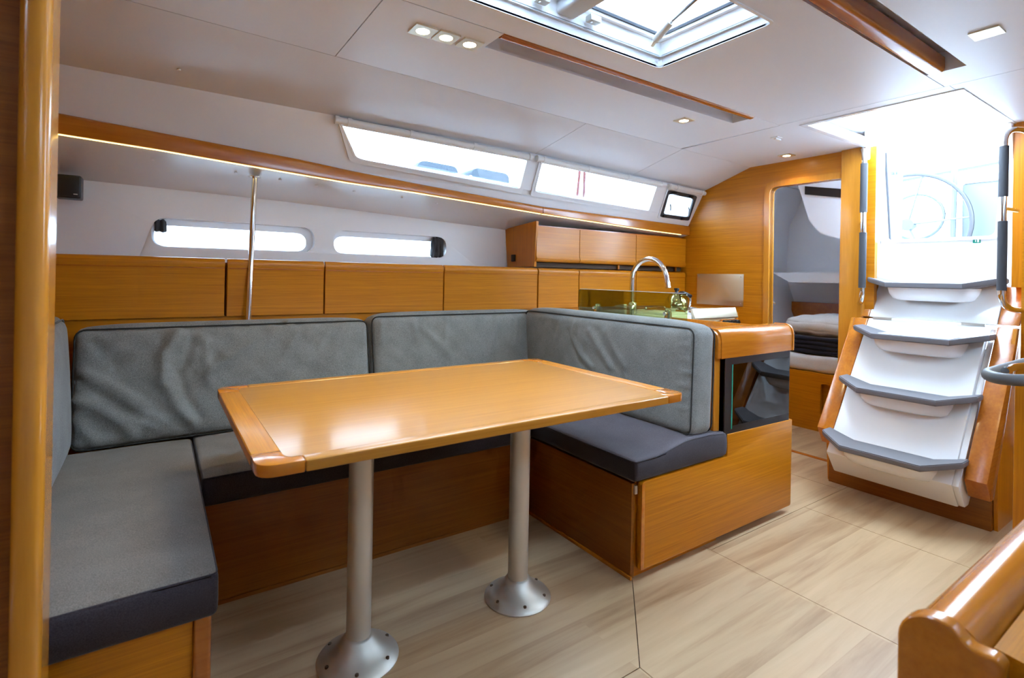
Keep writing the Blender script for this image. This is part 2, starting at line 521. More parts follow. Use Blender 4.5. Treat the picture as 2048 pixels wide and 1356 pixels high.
cpanel([(2.50 + G2, -.40), (3.40, -.40), (3.40, .715), (2.62, .715), (2.62, .711), (2.50 + G2, .711)])
def slope(x0, x1, mir=False):
    bm = bmesh.new()
    xs = [x0 + (x1 - x0) * i / 8 for i in range(9)]
    rows = []
    for x in xs:
        a = (yseam(x) + G2, ZC); b_ = (2.352, zt(x) + .001)
        row = []
        for (y, z, d) in ((a[0], a[1], 0), (b_[0], b_[1], 0), (b_[0] + .004, b_[1], .012), (a[0], a[1], .012)):
            yy = 2 * MIR - y if mir else y
            row.append(bm.verts.new((x, yy, z + d)))
        rows.append(row)
    for i in range(8):
        for k in range(4):
            bm.faces.new((rows[i][k], rows[i][(k + 1) % 4], rows[i + 1][(k + 1) % 4], rows[i + 1][k]))
    bm.faces.new(rows[0]); bm.faces.new(rows[-1])
    bmesh.ops.recalc_face_normals(bm, faces=bm.faces[:])
    return bm
for a, b_ in ((-1.3, 1.742 - G2), (1.742 + G2, 2.53 - G2), (2.53 + G2, 3.32)):
    obj('ceiling_panel', slope(a, b_), 'liner', ce)
obj('ceiling_panel', slope(-1.3, 3.32, True), 'liner', ce)
# recessed slots that hold the grab rails
for (x0, x1, y0, y1) in ((.89, 2.295, 1.375, 1.492), (.2, 2.313, .612, .726)):
    o_ = [(x0 - .01, y0 - .01), (x1 + .01, y0 - .01), (x1 + .01, y1 + .01), (x0 - .01, y1 + .01)]
    i_ = [(x0, y0), (x1, y0), (x1, y1), (x0, y1)]
    b1 = ring(i_, o_, lambda u, v, w: (u, v, ZC + .011 + w), 0.06)
    b2 = box(x0 - .01, x1 + .01, y0 - .01, y1 + .01, ZC + .07, ZC + .08)
    obj('rail_recess', join(b1, b2), 'liner', ce)
# small headliner buttons
for (x, y, z) in ((.10, 2.05, 1.785), (.0, 2.6, 1.4), ):
    pass
for (x, y) in ((.055, 2.20),):
    z = ZC + (zt(x) - ZC) * (y - yseam(x)) / (2.35 - yseam(x))
    obj('screw_cap', lathe([(.006, -.003), (.006, .002), (.003, .004)], (x, y, z - .004), 12), 'plastic', ce)

def handrail(name, x0, x1, y0, y1, label):
    pr = rnd([(y0, ZC + .05), (y0, ZC - .004), (y1, ZC - .004), (y1, ZC + .05)], [.004, .016, .016, .004], 5)
    t = thing(name, ((x0 + x1) / 2, (y0 + y1) / 2, ZC - .004), label, 'handrail', 'wooden ceiling handrails')
    obj('rail', prism('x', pr, x0, x1), 'wood_red', t)
    for f in (.12, .5, .88):
        xm = x0 + (x1 - x0) * f
        obj('rail_mount', box(xm - .03, xm + .03, (y0 + y1) / 2 - .01, (y0 + y1) / 2 + .01, ZC + .045, ZC + .072), 'wood_red', t)
handrail('ceiling_handrail', .892, 2.293, 1.376, 1.412, 'long wooden grab rail sunk in the ceiling above the settee table')
handrail('ceiling_handrail', .21, 2.31, .672, .725, 'wooden grab rail sunk in the ceiling near the companionway')

# ------------------------------------------------------------------ coachroof side with windows
def S(mir=False, inner=0.0):
    def f(u, v, w):
        y = 2.35 + .14 * v; z = zt(u) + v * (zb(u) - zt(u))
        y += .82 * (w - inner); z += .574 * (w - inner) * 0.6
        return (u, 2 * MIR - y if mir else y, z)
    return f
W1 = rnd([(.673, .12), (.770, .70), (1.706, .70), (1.697, .13)], [.02, .05, .03, .02], 4)
W2 = rnd([(1.802, .13), (1.816, .70), (2.798, .73), (2.778, .12)], [.02, .03, .03, .02], 4)
W3 = rnd([(2.925, .24), (2.958, .75), (3.235, .74), (3.20, .25)], [.04, .04, .04, .04], 4)
xs_line = sorted(set([x for x in XS + XB if -1.2 < x < 3.25] + [0.1, .3, .9, 1.05, 1.5, 2.2, 2.5, 3.1]))
vtop = lambda x: -(1.915 - zt(x)) / (zt(x) - zb(x))
xs_line = [x for x in xs_line if x > .63]
outer = [(.62, vtop(.62))] + [(x, vtop(x)) for x in xs_line] + [(3.30, vtop(3.3)), (3.30, 1.02)] + [(x, 1.02) for x in reversed(xs_line)] + [(.62, 1.02)]
def plain_side(mir):
    f = S(mir)
    return sweep(lambda x: [f(x, v, w)[1:] for v, w in [(vtop(x), 0), (0, 0), (.25, 0), (.5, 0), (.75, 0), (1.02, 0), (1.02, .05), (vtop(x), .05)]], [-1.3 + (1.92) * i / 24 for i in range(25)])
wp = obj('wall_coachroof', join(holed(outer, [W1, W2, W3], S(), .05), plain_side(False)), 'gel', smooth=12, label='white moulded cabin side above the wooden shelf with three windows', cat='wall', kind='structure')
ws = obj('wall_starboard_coachroof', join(holed(outer, [W1, W2, W3], S(True), .05), plain_side(True)), 'gel', smooth=12, label='white moulded cabin side behind the camera with three windows', cat='wall', kind='structure')
def sill_offset(poly, du, dv):
    cx = sum(p[0] for p in poly) / len(poly); cy = sum(p[1] for p in poly) / len(poly)
    out = []
    for u, v in poly:
        out.append((u + du * (1 if u > cx else -1), v + dv * (1 if v > cy else -1)))
    return out
wins = ((W1, .026, .10, 'long white framed window beside the sloping cabin corner', 1),
        (W2, .022, .10, 'middle long cabin window with red ropes outside', 2))
for poly, du, dv, lab, n in wins:
    w = thing('window_%d' % n, (sum(p[0] for p in poly) / len(poly), 2.42, 1.55), lab, 'window', kind='structure')
    obj('window_frame', ring(poly, sill_offset(poly, du, dv), S(inner=.010), .012), 'gel', w)
    obj('window_frame', ring(poly, sill_offset(poly, du * .35, dv * .3), S(inner=.013), .006), 'gel', w)
    obj('pane', holed(sill_offset(poly, .004, .015), [], S(inner=-.030), .006), 'glass', w)
w = thing('window_3', (3.08, 2.42, 1.5), 'small square opening window with grey frame beside the wooden bulkhead', 'window', kind='structure')
obj('window_frame', ring(W3, sill_offset(W3, .022, .09), S(inner=.012), .014), 'rubber', w)
obj('window_frame', ring(sill_offset(W3, .020, .085), sill_offset(W3, .034, .14), S(inner=.008), .010), 'gel', w)
obj('pane', holed(sill_offset(W3, .004, .015), [], S(inner=-.03), .006), 'glass', w)
for (u, v) in ((2.96, .20), (3.15, .21), (2.97, .80), (3.17, .80)):
    c = Vector(S(inner=.018)(u, v, 0))
    obj('catch', box(c.x - .018, c.x + .018, c.y - .012, c.y + .006, c.z - .009, c.z + .009, .003), 'black', w)
for (u, v) in ((2.985, .55), (3.19, .55)):
    c = Vector(S(inner=.018)(u, v, 0))
    obj('handle', tube([c + Vector((0, .0, .02)), c + Vector((0, -.006, 0)), c + Vector((.004, 0, -.024))], .004, 8), 'grey_rub', w)
for poly, n in ((W1, 4), (W2, 5), (W3, 6)):
    obj('window_%d' % n, holed(sill_offset(poly, .004, .015), [], S(True, -.03), .006), 'glass', label=
        {4: 'forward pane in the cabin side behind the camera', 5: 'middle pane in the cabin side behind the camera', 6: 'small pane in the cabin side behind the camera'}[n], cat='window', kind='structure')
# roller blinds over the windows
def blind(x0, x1, marks, label):
    f = S(inner=.026)
    P = lambda x: Vector(f(x, .055, 0))
    t = thing('roller_blind', P((x0 + x1) / 2), label, 'blind', 'roller blinds over the cabin windows')
    N = 10
    obj('cassette', tube([P(x0 + (x1 - x0) * i / N) for i in range(N + 1)], .0155, 12), 'plastic', t)
    obj('bottom_bar', tube([P(x0 + .03 + (x1 - x0 - .06) * i / N) + Vector((0, .004, -.016)) for i in range(N + 1)], .005, 8), 'plastic', t)
    for m in marks:
        c = P(m)
        obj('bracket', join(lathe([(.0185, -.009), (.0185, .009)], c, 14, 'x'), box(c.x - .009, c.x + .009, c.y - .014, c.y + .016, c.z + .0, c.z + .016, .002)), 'plastic', t)
blind(.635, 1.715, (.645, .70, .995, 1.345, 1.70), 'long white roller blind rolled up over the forward cabin window')
blind(1.745, 2.84, (1.755, 1.80, 2.14, 2.48, 2.80), 'white roller blind rolled up over the middle cabin window')
blind(2.87, 3.27, (2.885, 2.96, 3.24), 'short white roller blind over the small square window')

# ------------------------------------------------------------------ shelf with fascia and LED strip
def shelf_prof(x):
    return [(2.488, zled(x) + .004), (2.86, zwal(x) - .004), (2.86, zwal(x) + .02), (2.50, zb(x) - .004), (2.488, zb(x) - .006)]
XR = [-1.3, -.9, -.6, -.42, -.3, 0, .35, .53, .75, 1.07, 1.4, 1.63, 1.9]
XR2 = [1.904, 2.2, 2.5, 2.88, 3.1, 3.288]
sh = thing('side_shelf', (1.0, 2.6, 1.36), 'long white overhead shelf with wooden edge above the lockers', 'shelf')
obj('shelf_board', sweep(shelf_prof, [x for x in XR if x >= -.42] + XR2), 'shelf', sh)
for xs in ([x for x in XR if x >= -.42], XR2):
    obj('fascia', sweep(lambda x: rnd([(2.488, zled(x) + .004), (2.470, zled(x) + .004), (2.470, zb(x) + .002), (2.488, zb(x) + .006)], [0, .003, .012, .004], 3), xs), 'wood_cap', sh)
for k, xs in enumerate(([x for x in XR if x >= -.42][:-1] + [1.892], XR2[:-1] + [3.2])):
    obj('light_strip', sweep(lambda x: [(2.4815, zled(x) + .0005), (2.4865, zled(x) + .0005), (2.4865, zled(x) + .006), (2.4815, zled(x) + .006)], xs), 'led', sh)
for x in (-.02, .28, .46, .62, .8, 1.05, 1.25, 1.5):
    y = 2.57
    z = zled(x) + (zwal(x) - zled(x)) * (y - 2.488) / .372
    obj('screw_cap', lathe([(.006, -.003), (.006, .001)], (x, y, z), 10), 'liner', sh)
# same shelf edge on the other side of the boat, seen only by light
obj('wall_starboard', prism('x', [(-.43, 1.60), (-.50, 1.60), (-.82, 1.35), (-.90, .0), (-.95, 0), (-.95, 1.62), (-.43, 1.62)], -1.3, 3.4), 'hull', label='white hull lining on the side behind the camera', cat='wall', kind='structure')

# ------------------------------------------------------------------ hull wall with portlights
P1 = rnd([(-.022, 1.16), (.676, 1.162), (.676, 1.291), (-.022, 1.293)], .062, 8)
P2 = rnd([(.773, 1.160), (1.439, 1.160), (1.439, 1.286), (.773, 1.287)], .062, 8)
hm = lambda u, v, w: (u, 2.80 + .03 * max(0, v - 1.1) / .25 + w, v)
hp = [(-.42, .0)] + [(x, .0) for x in (.5, 1.2)] + [(3.29, .0), (3.29, 1.36), (1.87, 1.40), (.6, 1.45), (-.28, 1.47), (-.42, 1.47)]
obj('wall_hull', holed(hp, [P1, P2], hm, .004), 'hull', label='white hull lining behind the lockers with two rounded portlights', cat='wall', kind='structure')
def portlight(n, P, pg, lab):
    cx = sum(p[0] for p in P) / len(P)
    t = thing('window_%d' % n, (cx, 2.82, 1.15), lab, 'window', kind='structure')
    bm = bmesh.new()
    N = len(P)
    a = [bm.verts.new(hm(u, v, .003)) for u, v in P]
    op = offs(P, .004)
    b_ = [bm.verts.new((op[i][0], 2.95, op[i][1])) for i in range(N)]
    c = [bm.verts.new((op[i][0], 2.97, op[i][1])) for i in range(N)]
    big = offs(P, .03)
    d = [bm.verts.new((big[i][0], 2.97, big[i][1])) for i in range(N)]
    e = [bm.verts.new(hm(big[i][0], big[i][1], .006)) for i in range(N)]
    for q, r in ((a, b_), (b_, c), (c, d), (d, e)):
        for i in range(N):
            bm.faces.new((q[i], q[(i + 1) % N], r[(i + 1) % N], r[i]))
    bmesh.ops.recalc_face_normals(bm, faces=bm.faces[:])
    obj('reveal', bm, 'gel', t)
    obj('reveal_plate', ring(pg, offs(P, .012), lambda u, v, w: (u, 2.855 + w, v), .012), 'hull', t)  # flat plate standing in for the shaded faces of the reveal
    obj('pane', holed(offs(pg, .01), [], lambda u, v, w: (u, 2.868 + w, v), .006), 'glass', t)
    return t
def pgl(P, x0, x1, z0, z1):
    xs = [p[0] for p in P]; zs = [p[1] for p in P]
    return [(x0 + (p[0] - min(xs)) / (max(xs) - min(xs)) * (x1 - x0), z0 + (p[1] - min(zs)) / (max(zs) - min(zs)) * (z1 - z0)) for p in P]
t = portlight(7, P1, pgl(P1, -.012, .642, 1.166, 1.262), 'forward rounded portlight in the hull behind the steel pole')
t2 = portlight(8, P2, pgl(P2, .785, 1.425, 1.166, 1.258), 'aft rounded portlight in the hull with a dark bunched curtain')
def cloth_wad(name, c, h, seed, lab):
    def dd(p, n):
        return .003 * math.sin(p.x * 260 + seed) + .006 * noise.noise(Vector((p.x * 60, p.y * 40, p.z * 25 + seed)))
    bm = xf(rbox(h, min(h) * .8, (8, 4, 12), dd), Matrix.Translation(c))
    obj(name, bm, 'dark_cloth', label=lab, cat='curtain')
cloth_wad('portlight_curtain', (1.385, 2.835, 1.222), (.040, .018, .060), 2.0, 'dark curtain bunched at the aft end of the second portlight')
cloth_wad('portlight_curtain', (.010, 2.842, 1.258), (.026, .010, .028), 5.0, 'dark curtain scrap tucked in the corner of the forward portlight')

# ------------------------------------------------------------------ forward bulkhead and near post
obj('wall_forward', box(-.46, -.42, 1.19, 2.98, 0, 1.91), 'wood_y', label='wooden forward bulkhead at the end of the settee', cat='wall', kind='structure')
obj('wall_bow', box(-1.34, -1.30, -.95, 1.19, 0, 1.91), 'wood_y', label='wooden bulkhead behind the camera', cat='wall', kind='structure')
pt = thing('wall_partition', (-.2, 1.15, 0), 'wooden partition with a rounded varnished post close to the camera', 'wall', kind='structure')
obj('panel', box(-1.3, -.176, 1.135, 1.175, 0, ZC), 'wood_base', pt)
obj('post', prism('z', rnd([(-.184, 1.200), (-.184, 1.105), (-.1445, 1.105), (-.1445, 1.200)], [.004, .014, .022, .008], 8), 0, ZC), 'wood_capz', pt)

# ------------------------------------------------------------------ aft bulkhead with door opening
def bh(u, v, w): return (3.29 + w, u, v)
door_o = rnd([(1.415, 0.012), (1.848, 0.012), (1.858, 1.666), (1.427, 1.662)], [0, 0, .05, .004], 6)
outline = [(1.255, 0), (2.95, 0), (2.95, 1.0), (2.90, 1.40), (2.50, 1.44), (2.36, 1.715), (2.35, zt(3.29) + .012), (2.0, ZC + .012), (1.255, ZC + .012)]
# the opening reaches the floor, so the outline walks round it
outline = [(1.255, 0.0), (1.415, 0.0)] + [p for p in [door_o[0]]][0:0] + \
    [(1.427, 1.662)] + rnd([(1.427, 1.662), (1.858, 1.666), (1.848, 0.0)], [0, .05, 0], 6)[1:] + \
    [(2.98, 0), (2.98, 1.40), (2.52, 1.455), (2.36, zt(3.29) + .012), (2.36, 1.91), (1.345, 1.91), (1.345, ZC), (1.255, ZC)]
wa = obj('wall_aft', holed(outline, [], bh, .035), 'wood_y', label='varnished wooden bulkhead behind the galley with an open doorway', cat='wall', kind='structure')
fr_in = [(1.427, 1.662)] + rnd([(1.427, 1.662), (1.858, 1.666), (1.848, 0.0)], [0, .05, 0], 6)[1:]
fr_out = [(1.427, 1.70)] + rnd([(1.427, 1.70), (1.893, 1.706), (1.883, 0.0)], [0, .07, 0], 6)[1:]
obj('door_trim', holed(fr_in + list(reversed(fr_out)), [], lambda u, v, w: (3.278 + w, u, v), .06), 'wood_capz', wa)
obj('door_jamb', prism('z', rnd([(3.262, 1.30), (3.262, 1.424), (3.33, 1.424), (3.33, 1.30)], [.02, .006, .004, .004], 4), 0, ZC + .008), 'wood_capz', wa)
obj('door_strike', box(3.30, 3.325, 1.4235, 1.427, 1.34, 1.40), 'chrome', wa)
# steel splash plate
sp = thing('splash_plate', (3.285, 2.215, .879), 'brushed steel splash plate screwed to the bulkhead behind the stove', 'plate')
obj('plate', box(3.2855, 3.2895, 2.032, 2.399, .881, 1.101, .001), 'steel', sp)
for (y, z) in ((2.05, .897), (2.385, .897), (2.05, 1.085), (2.385, 1.085)):
    obj('screw', lathe([(.006, -.003), (.004, -.005)], (3.2855, y, z), 10, 'x'), 'alu', sp)

# ------------------------------------------------------------------ aft cabin behind the doorway
obj('wall_cabin_hull', prism('x', [(2.32, .0), (2.40, .75), (2.52, 1.10), (2.50, 1.55), (2.36, 1.86), (2.40, 1.90), (2.95, 1.90), (2.95, 0)], 3.33, 4.80), 'hull', label='white curved hull side inside the dim aft cabin', cat='wall', kind='structure')
obj('wall_cabin_aft', prism('x', [(1.30, .0), (2.95, .0), (2.95, 1.9), (2.0, 1.9), (1.88, 1.47), (1.72, 1.36), (1.34, 1.31), (1.30, 1.31)], 4.75, 4.79), 'hull', label='dim white end wall of the aft cabin', cat='wall', kind='structure')
obj('wall_cabin_inner', box(3.34, 4.75, 1.30, 1.34, 0, 1.31), 'hull', label='inner white side wall of the aft cabin behind the stairs', cat='wall', kind='structure')
obj('ceiling_cabin', holed([(3.33, 1.345), (3.90, 1.345), (3.90, 1.99), (4.75, 1.99), (4.75, 2.45), (3.33, 2.45)], [[(4.05, 2.14), (4.14, 2.14), (4.14, 2.30), (4.05, 2.30)]], lambda u, v, w: (u, v, 1.87 + w), .03), 'hull', label='white ceiling of the aft cabin', cat='ceiling', kind='structure')  # small unseen opening added to let daylight into the cabin
cm = thing('trim_1', (4.3, 1.7, 1.31), 'white moulded cockpit underside sloping down in the aft cabin', 'moulding', kind='structure')
und = [(1.34, 1.31), (1.70, 1.36), (1.82, 1.40), (1.90, 1.50), (2.02, 1.88)]
obj('shell', prism('x', und + [(1.995, 1.88), (1.88, 1.515), (1.81, 1.42), (1.69, 1.385), (1.34, 1.335)], 3.90, 4.76), 'hull', cm, smooth=50)
obj('shell_front', prism('x', und + [(1.34, 1.88)], 3.88, 3.90), 'hull', cm)
obj('vent_slot', prism('x', [(1.50, 1.66), (1.50, 1.60), (1.93, 1.69), (1.93, 1.75)], 3.872, 3.882), 'black', cm)
obj('cabin_shelf', prism('x', rnd([(1.36, 1.13), (1.36, 1.05), (2.25, 1.05), (2.40, 1.13)], [0, 0, .02, 0], 3), 4.3, 4.75), 'hull', label='white shelf across the end of the dim aft cabin', cat='shelf')
obj('trim_2', box(4.66, 4.70, 1.345, 2.42, .0, .88, .004), 'wood_red', label='dark wooden panel behind the aft cabin bunk', cat='panel', kind='structure')
dr = thing('cabin_door', (3.37, 1.9, .03), 'edge of the wooden cabin door swung open inside the doorway', 'door')
LM = Matrix.Translation((3.36, 1.885, 0)) @ Matrix.Rotation(math.atan(.535), 4, 'Z')
obj('leaf', xf(prism('y', rnd([(0, .03), (.50, .03), (.50, 1.22), (0, 1.22)], [0, 0, .05, .05], 4), 0, .025), LM), 'wood_x', dr)
obj('handle', xf(tube([(.44, -.002, .90), (.44, -.02, .90), (.40, -.022, .895)], .006, 8), LM), 'chrome', dr)
bd = thing('bunk', (4.3, 1.8, 0), 'wooden bunk base in the aft cabin with a locker cut-out', 'bunk')
obj('base', holed([(1.345, .0), (2.02, .0), (2.30, .06), (2.30, .41), (1.345, .41)], [rnd([(1.55, .12), (1.80, .12), (1.80, .34), (1.55, .34)], .015, 3)], lambda u, v, w: (3.88 + w, u, v), .02), 'wood_y', bd)
obj('recess_panel', box(3.93, 3.94, 1.50, 1.85, .10, .36), 'wood_y', bd)
obj('top', box(3.90, 4.64, 1.345, 2.30, .395, .41), 'wood_y', bd)
ex = thing('fire_extinguisher', (3.92, 1.66, .14), 'small black case with red label inside the bunk cut-out', 'extinguisher')
obj('case', box(3.895, 3.928, 1.60, 1.725, .14, .32, .012), 'black', ex)
obj('band', box(3.893, 3.897, 1.61, 1.715, .185, .205), 'red', ex)
def lumpy(a, s, seed):
    return lambda p, n: a * noise.noise(Vector((p.x * s, p.y * s, p.z * s + seed)))
bm = xf(rbox((.37, .47, .06), .035, (14, 18, 3), lumpy(.012, 6, 3)), Matrix.Translation((4.265, 1.82, .472)))
obj('bunk_mattress', bm, 'linen', label='white sheeted mattress on the aft cabin bunk', cat='mattress')
bl = thing('folded_blanket', (4.2, 1.72, .53), 'folded navy blanket under the pillow on the bunk', 'blanket')
for k in range(4):
    bm = xf(rbox((.27, .28, .016), .014, (12, 12, 2), lumpy(.004, 9, k)), Matrix.Translation((4.2, 1.79, .552 + .0305 * k)))
    obj('fold', bm, 'navy', bl)
def pil(p, n):
    e = 1 - min(1, max(abs(p.x) / .24, abs(p.y) / .31)) ** 3
    return .048 * e + .014 * noise.noise(Vector((p.x * 11, p.y * 14, p.z * 6)))
bm = xf(rbox((.24, .31, .040), .034, (22, 26, 3), pil), Matrix.Translation((4.20, 1.80, .728)))
obj('pillow', bm, 'linen', label='white pillow lying on the navy blanket in the aft cabin', cat='pillow')
# ------------------------------------------------------------------ companionway: opening, stairs, grab rails
cw = thing('wall_companionway', (3.4, 1.0, 1.06), 'white moulded companionway surround above the stairs', 'wall', kind='structure')
front = [(.70, 1.06), (1.292, 1.06), (1.30, 1.84), (1.345, 1.84), (1.345, 1.95), (.66, 1.95), (.66, 1.84), (.69, 1.84)]
hole = rnd([(.79, 1.305), (1.268, 1.305), (1.318, 1.93), (.748, 1.93)], [.03, .03, .0, .0], 5)
obj('surround', holed([(.66, 1.05), (1.345, 1.05), (1.36, 1.95), (.66, 1.95)], [hole], lambda u, v, w: (3.45 + w, u, v), .05), 'gel', cw)
obj('lip', ring(hole, sill_offset(hole, .018, .016), lambda u, v, w: (3.438 + w, u, v), .014), 'gel', cw)
# roof-opening liner, running forward from the surround
lo = [(2.60, .713), (3.47, .713), (3.47, 1.287), (2.60, 1.287)]
li = [(2.585, .705), (3.50, .705), (3.50, 1.30), (2.585, 1.30)]
obj('roof_liner', ring(lo, [(2.575, .69), (3.49, .69), (3.49, 1.315), (2.575, 1.315)], lambda u, v, w: (u, v, ZC - .004 + w), .05), 'gel', cw)
obj('side_cheek', prism('z', [(3.325, 1.302), (3.50, 1.302), (3.50, 1.335), (3.325, 1.335)], 1.05, 1.83), 'wood_z', cw)
obj('side_cheek', prism('z', [(3.31, .66), (3.50, .66), (3.50, .698), (3.31, .698)], 1.05, 1.83), 'wood_z', cw)
for (y0, y1) in ((1.286, 1.301), (.699, .714)):
    obj('jamb', prism('y', rnd([(3.255, 1.83), (3.290, 1.76), (3.425, 1.06), (3.49, 1.06), (3.49, 1.95), (3.25, 1.95)], [.01, .06, 0, 0, 0, 0], 5), y0, y1, .003), 'gel', cw)
obj('ledge', prism('z', [(3.435, .715), (3.48, .715), (3.48, 1.285), (3.435, 1.285)], 1.04, 1.062), 'gel', cw)
sg = thing('exit_sign', (3.445, .87, 1.265), 'tiny green and white exit sign under the companionway opening', 'sign')
obj('plaque', box(3.4465, 3.4498, .845, .875, 1.272, 1.292), 'teal', sg)
obj('pictogram', join(box(3.4455, 3.447, .850, .858, 1.275, 1.289), box(3.4455, 3.447, .862, .866, 1.277, 1.287)), 'gel', sg)
# right hand wood bulkhead
obj('wall_aft_starboard', box(3.27, 3.31, -.95, .655, 0, 1.91), 'wood_y', label='wooden bulkhead panel on the far side of the companionway stairs', cat='wall', kind='structure')
# grab rails
def grab(name, x, y, z0, z1, dx, dy, lab, zb_):
    t = thing(name, (x, y, z0), lab, 'grab rail', 'companionway grab rails')
    top = bez((x + dx, y + dy, z1 + .005), (x, y, z1 + .005), (x, y, z1 - .07), 8)
    bot = bez((x, y, z0 + .07), (x, y, z0), (x + dx, y + dy, z0 - .005), 8)
    obj('tube', tube(top + [Vector((x, y, (z0 + z1) / 2))] + bot, .0135, 14), 'chrome', t)
    for (a, b_) in ((z0 + .085, zb_ - .055), (zb_ + .055, z1 - .085)):
        obj('grip', tube([(x, y, a), (x, y, b_)], .0175, 14), 'rubber', t)
    obj('bracket', tube([(x, y, zb_), (x + dx * .75, y + dy * .75, zb_)], .010, 10), 'chrome', t)
grab('grab_rail', 3.21, 1.283, .945, 1.80, .075, .045, 'chrome grab rail with black grips beside the cabin doorway', 1.39)
grab('grab_rail', 3.12, .690, .95, 1.765, .155, -.03, 'chrome grab rail with black grips on the far side of the stairs', 1.40)

# stairs
st = thing('companionway_stairs', (3.1, 1.0, 0), 'white moulded companionway stairs with four grey treads and wooden sides', 'stairs')
px_ = lambda z: 2.82 + (z - .23) * .69
def stair_prof(z0, z1, t=.03):
    return [(px_(z0), z0), (px_(z1), z1), (px_(z1) + t, z1 - .02), (px_(z0) + t, z0 - .02)]
sk = [(2.885, .092), (2.80, .205), (px_(.865), .865), (px_(.865) + .045, .855), (2.86, .19), (2.93, .10)]
obj('lower_shell', prism('y', sk, .765, 1.268, .008), 'step', st)
obj('lower_shell_side', prism('y', [(2.80, .205), (2.885, .10), (2.93, .10), (2.99, .17), (px_(.86) + .04, .85)], .742, .765, .004), 'step', st)
obj('upper_shell', prism('y', [(px_(.872), .872), (px_(1.05), 1.055), (3.43, 1.058), (3.43, 1.04), (px_(1.03) + .06, 1.02), (px_(.872) + .05, .862)], .735, 1.268, .006), 'step', st)
for (z0, z1) in ((.30, .862), (.872, 1.05)):
    for (y0, y1) in ((1.270, 1.345), (.658, .733)):
        zz0 = z0 if y0 > 1 else (z0 - .06 if z0 < .5 else z0)
        if z0 < .5:
            pr = [(px_(zz0) + .055, zz0 - .085), (px_(zz0) - .0, zz0), (px_(z1), z1), (px_(z1) + .03, z1), (px_(zz0) + .10, zz0 - .085)]
        else:
            pr = [(px_(z0), z0), (px_(z1), z1), (px_(z1) + .03, z1), (px_(z0) + .03, z0)]
        obj('side_board', prism('y', pr, y0, y1, .004), 'wood_cap' if y0 > 1 else 'wood_red', st)
for (x, y) in ((3.255, 1.20), (3.255, .82)):
    obj('hinge', box(x - .004, x + .012, y - .045, y + .045, .860, .874, .002), 'alu', st)
obj('plinth', box(2.97, 3.265, .676, 1.331, 0, .30, .004), 'wood_shadedy', st)  # the plinth's shade is in its darkened teak colour
obj('plinth_side', prism('y', [(3.0, .0), (3.27, .0), (3.27, .86), (3.24, .86), (2.97, .29)], .66, .674), 'wood_z', st)
obj('plinth_side', prism('y', [(3.0, .0), (3.27, .0), (3.27, .86), (3.24, .86), (2.97, .29)], 1.333, 1.347), 'wood_z', st)
def tread(z, xf_):
    th = .026
    cols = [(1.288, .105, .030), (1.272, .085, .026), (1.165, .0, 0), (1.0, 0, 0), (.845, .0, 0), (.745, .085, .026), (.728, .105, .030)]
    bm = bmesh.new()
    rows = []
    for (y, dx, dz) in cols:
        xa, xb = xf_ + dx, px_(z) + .025
        xb = max(xb, xa + .06)
        rows.append([bm.verts.new(p) for p in ((xa, y, z + dz), (xb, y, z + dz), (xb, y, z + dz - th), (xa, y, z + dz - th))])
    for i in range(len(rows) - 1):
        for k in range(4):
            bm.faces.new((rows[i][k], rows[i][(k + 1) % 4], rows[i + 1][(k + 1) % 4], rows[i + 1][k]))
    bm.faces.new(rows[0]); bm.faces.new(rows[-1])
    bmesh.ops.recalc_face_normals(bm, faces=bm.faces[:])
    bmesh.ops.bevel(bm, geom=[e for e in bm.edges if e.calc_face_angle(0) > .9], offset=.004, segments=2, affect='EDGES')
    t = obj('tread', bm, 'tread', st)
    # moulded white bracket below the tread
    bm = bmesh.new()
    rr = []
    for (zz, xo, w_) in ((z - th + .002, .022, .165), (z - th - .03, .030, .16), (z - th - .055, .05, .15), (z - th - .066, .075, .135), (z - th - .068, .12, .12)):
        row = []
        for k in range(13):
            a = -1 + 2 * k / 12
            y = 1.005 + a * w_
            curve = .03 * abs(a) ** 4
            row.append(bm.verts.new((min(xf_ + xo + curve, px_(zz) + .02), y, zz)))
        rr.append(row)
    for i in range(len(rr) - 1):
        for k in range(12):
            bm.faces.new((rr[i][k], rr[i][k + 1], rr[i + 1][k + 1], rr[i + 1][k]))
    # side cheeks back to the shell
    for s, k in ((-1, 0), (1, 12)):
        prev = None
        for row in rr:
            v = row[k]
            q = bm.verts.new((px_(v.co.z) + .02, v.co.y + s * .025, v.co.z))
            if prev: bm.faces.new((prev[0], v, q, prev[1]))
            prev = (v, q)
    bmesh.ops.recalc_face_normals(bm, faces=bm.faces[:])
    obj('tread_bracket', bm, 'step', st, smooth=60)
    obj('tread_insert', box(xf_ + .05, px_(z) + .01, .86, 1.15, z - .001, z + .0015, 0), 'step', t) if z > .7 else None
for z, x in ((.283, 2.695), (.54, 2.865), (.80, 3.02), (1.062, 3.18)):
    tread(z, x)

# acrylic companionway door swung outwards, hinged on the left of the opening
ad = thing('companionway_door', (3.52, 1.28, 1.31), 'clear acrylic washboard door folded back on the companionway edge', 'door')
obj('leaf', prism('y', [(3.515, 1.31), (3.62, 1.31), (3.62, 1.90), (3.515, 1.90)], 1.262, 1.27), 'acrylic', ad)
obj('edge_seal', tube([(3.512, 1.262, 1.31), (3.512, 1.30, 1.90)], .006, 8), 'rubber', ad)
for z in (1.37, 1.80):
    obj('hinge', lathe([(.012, -.006), (.012, .006)], (3.55, 1.256, z), 14, 'y'), 'plastic', ad)

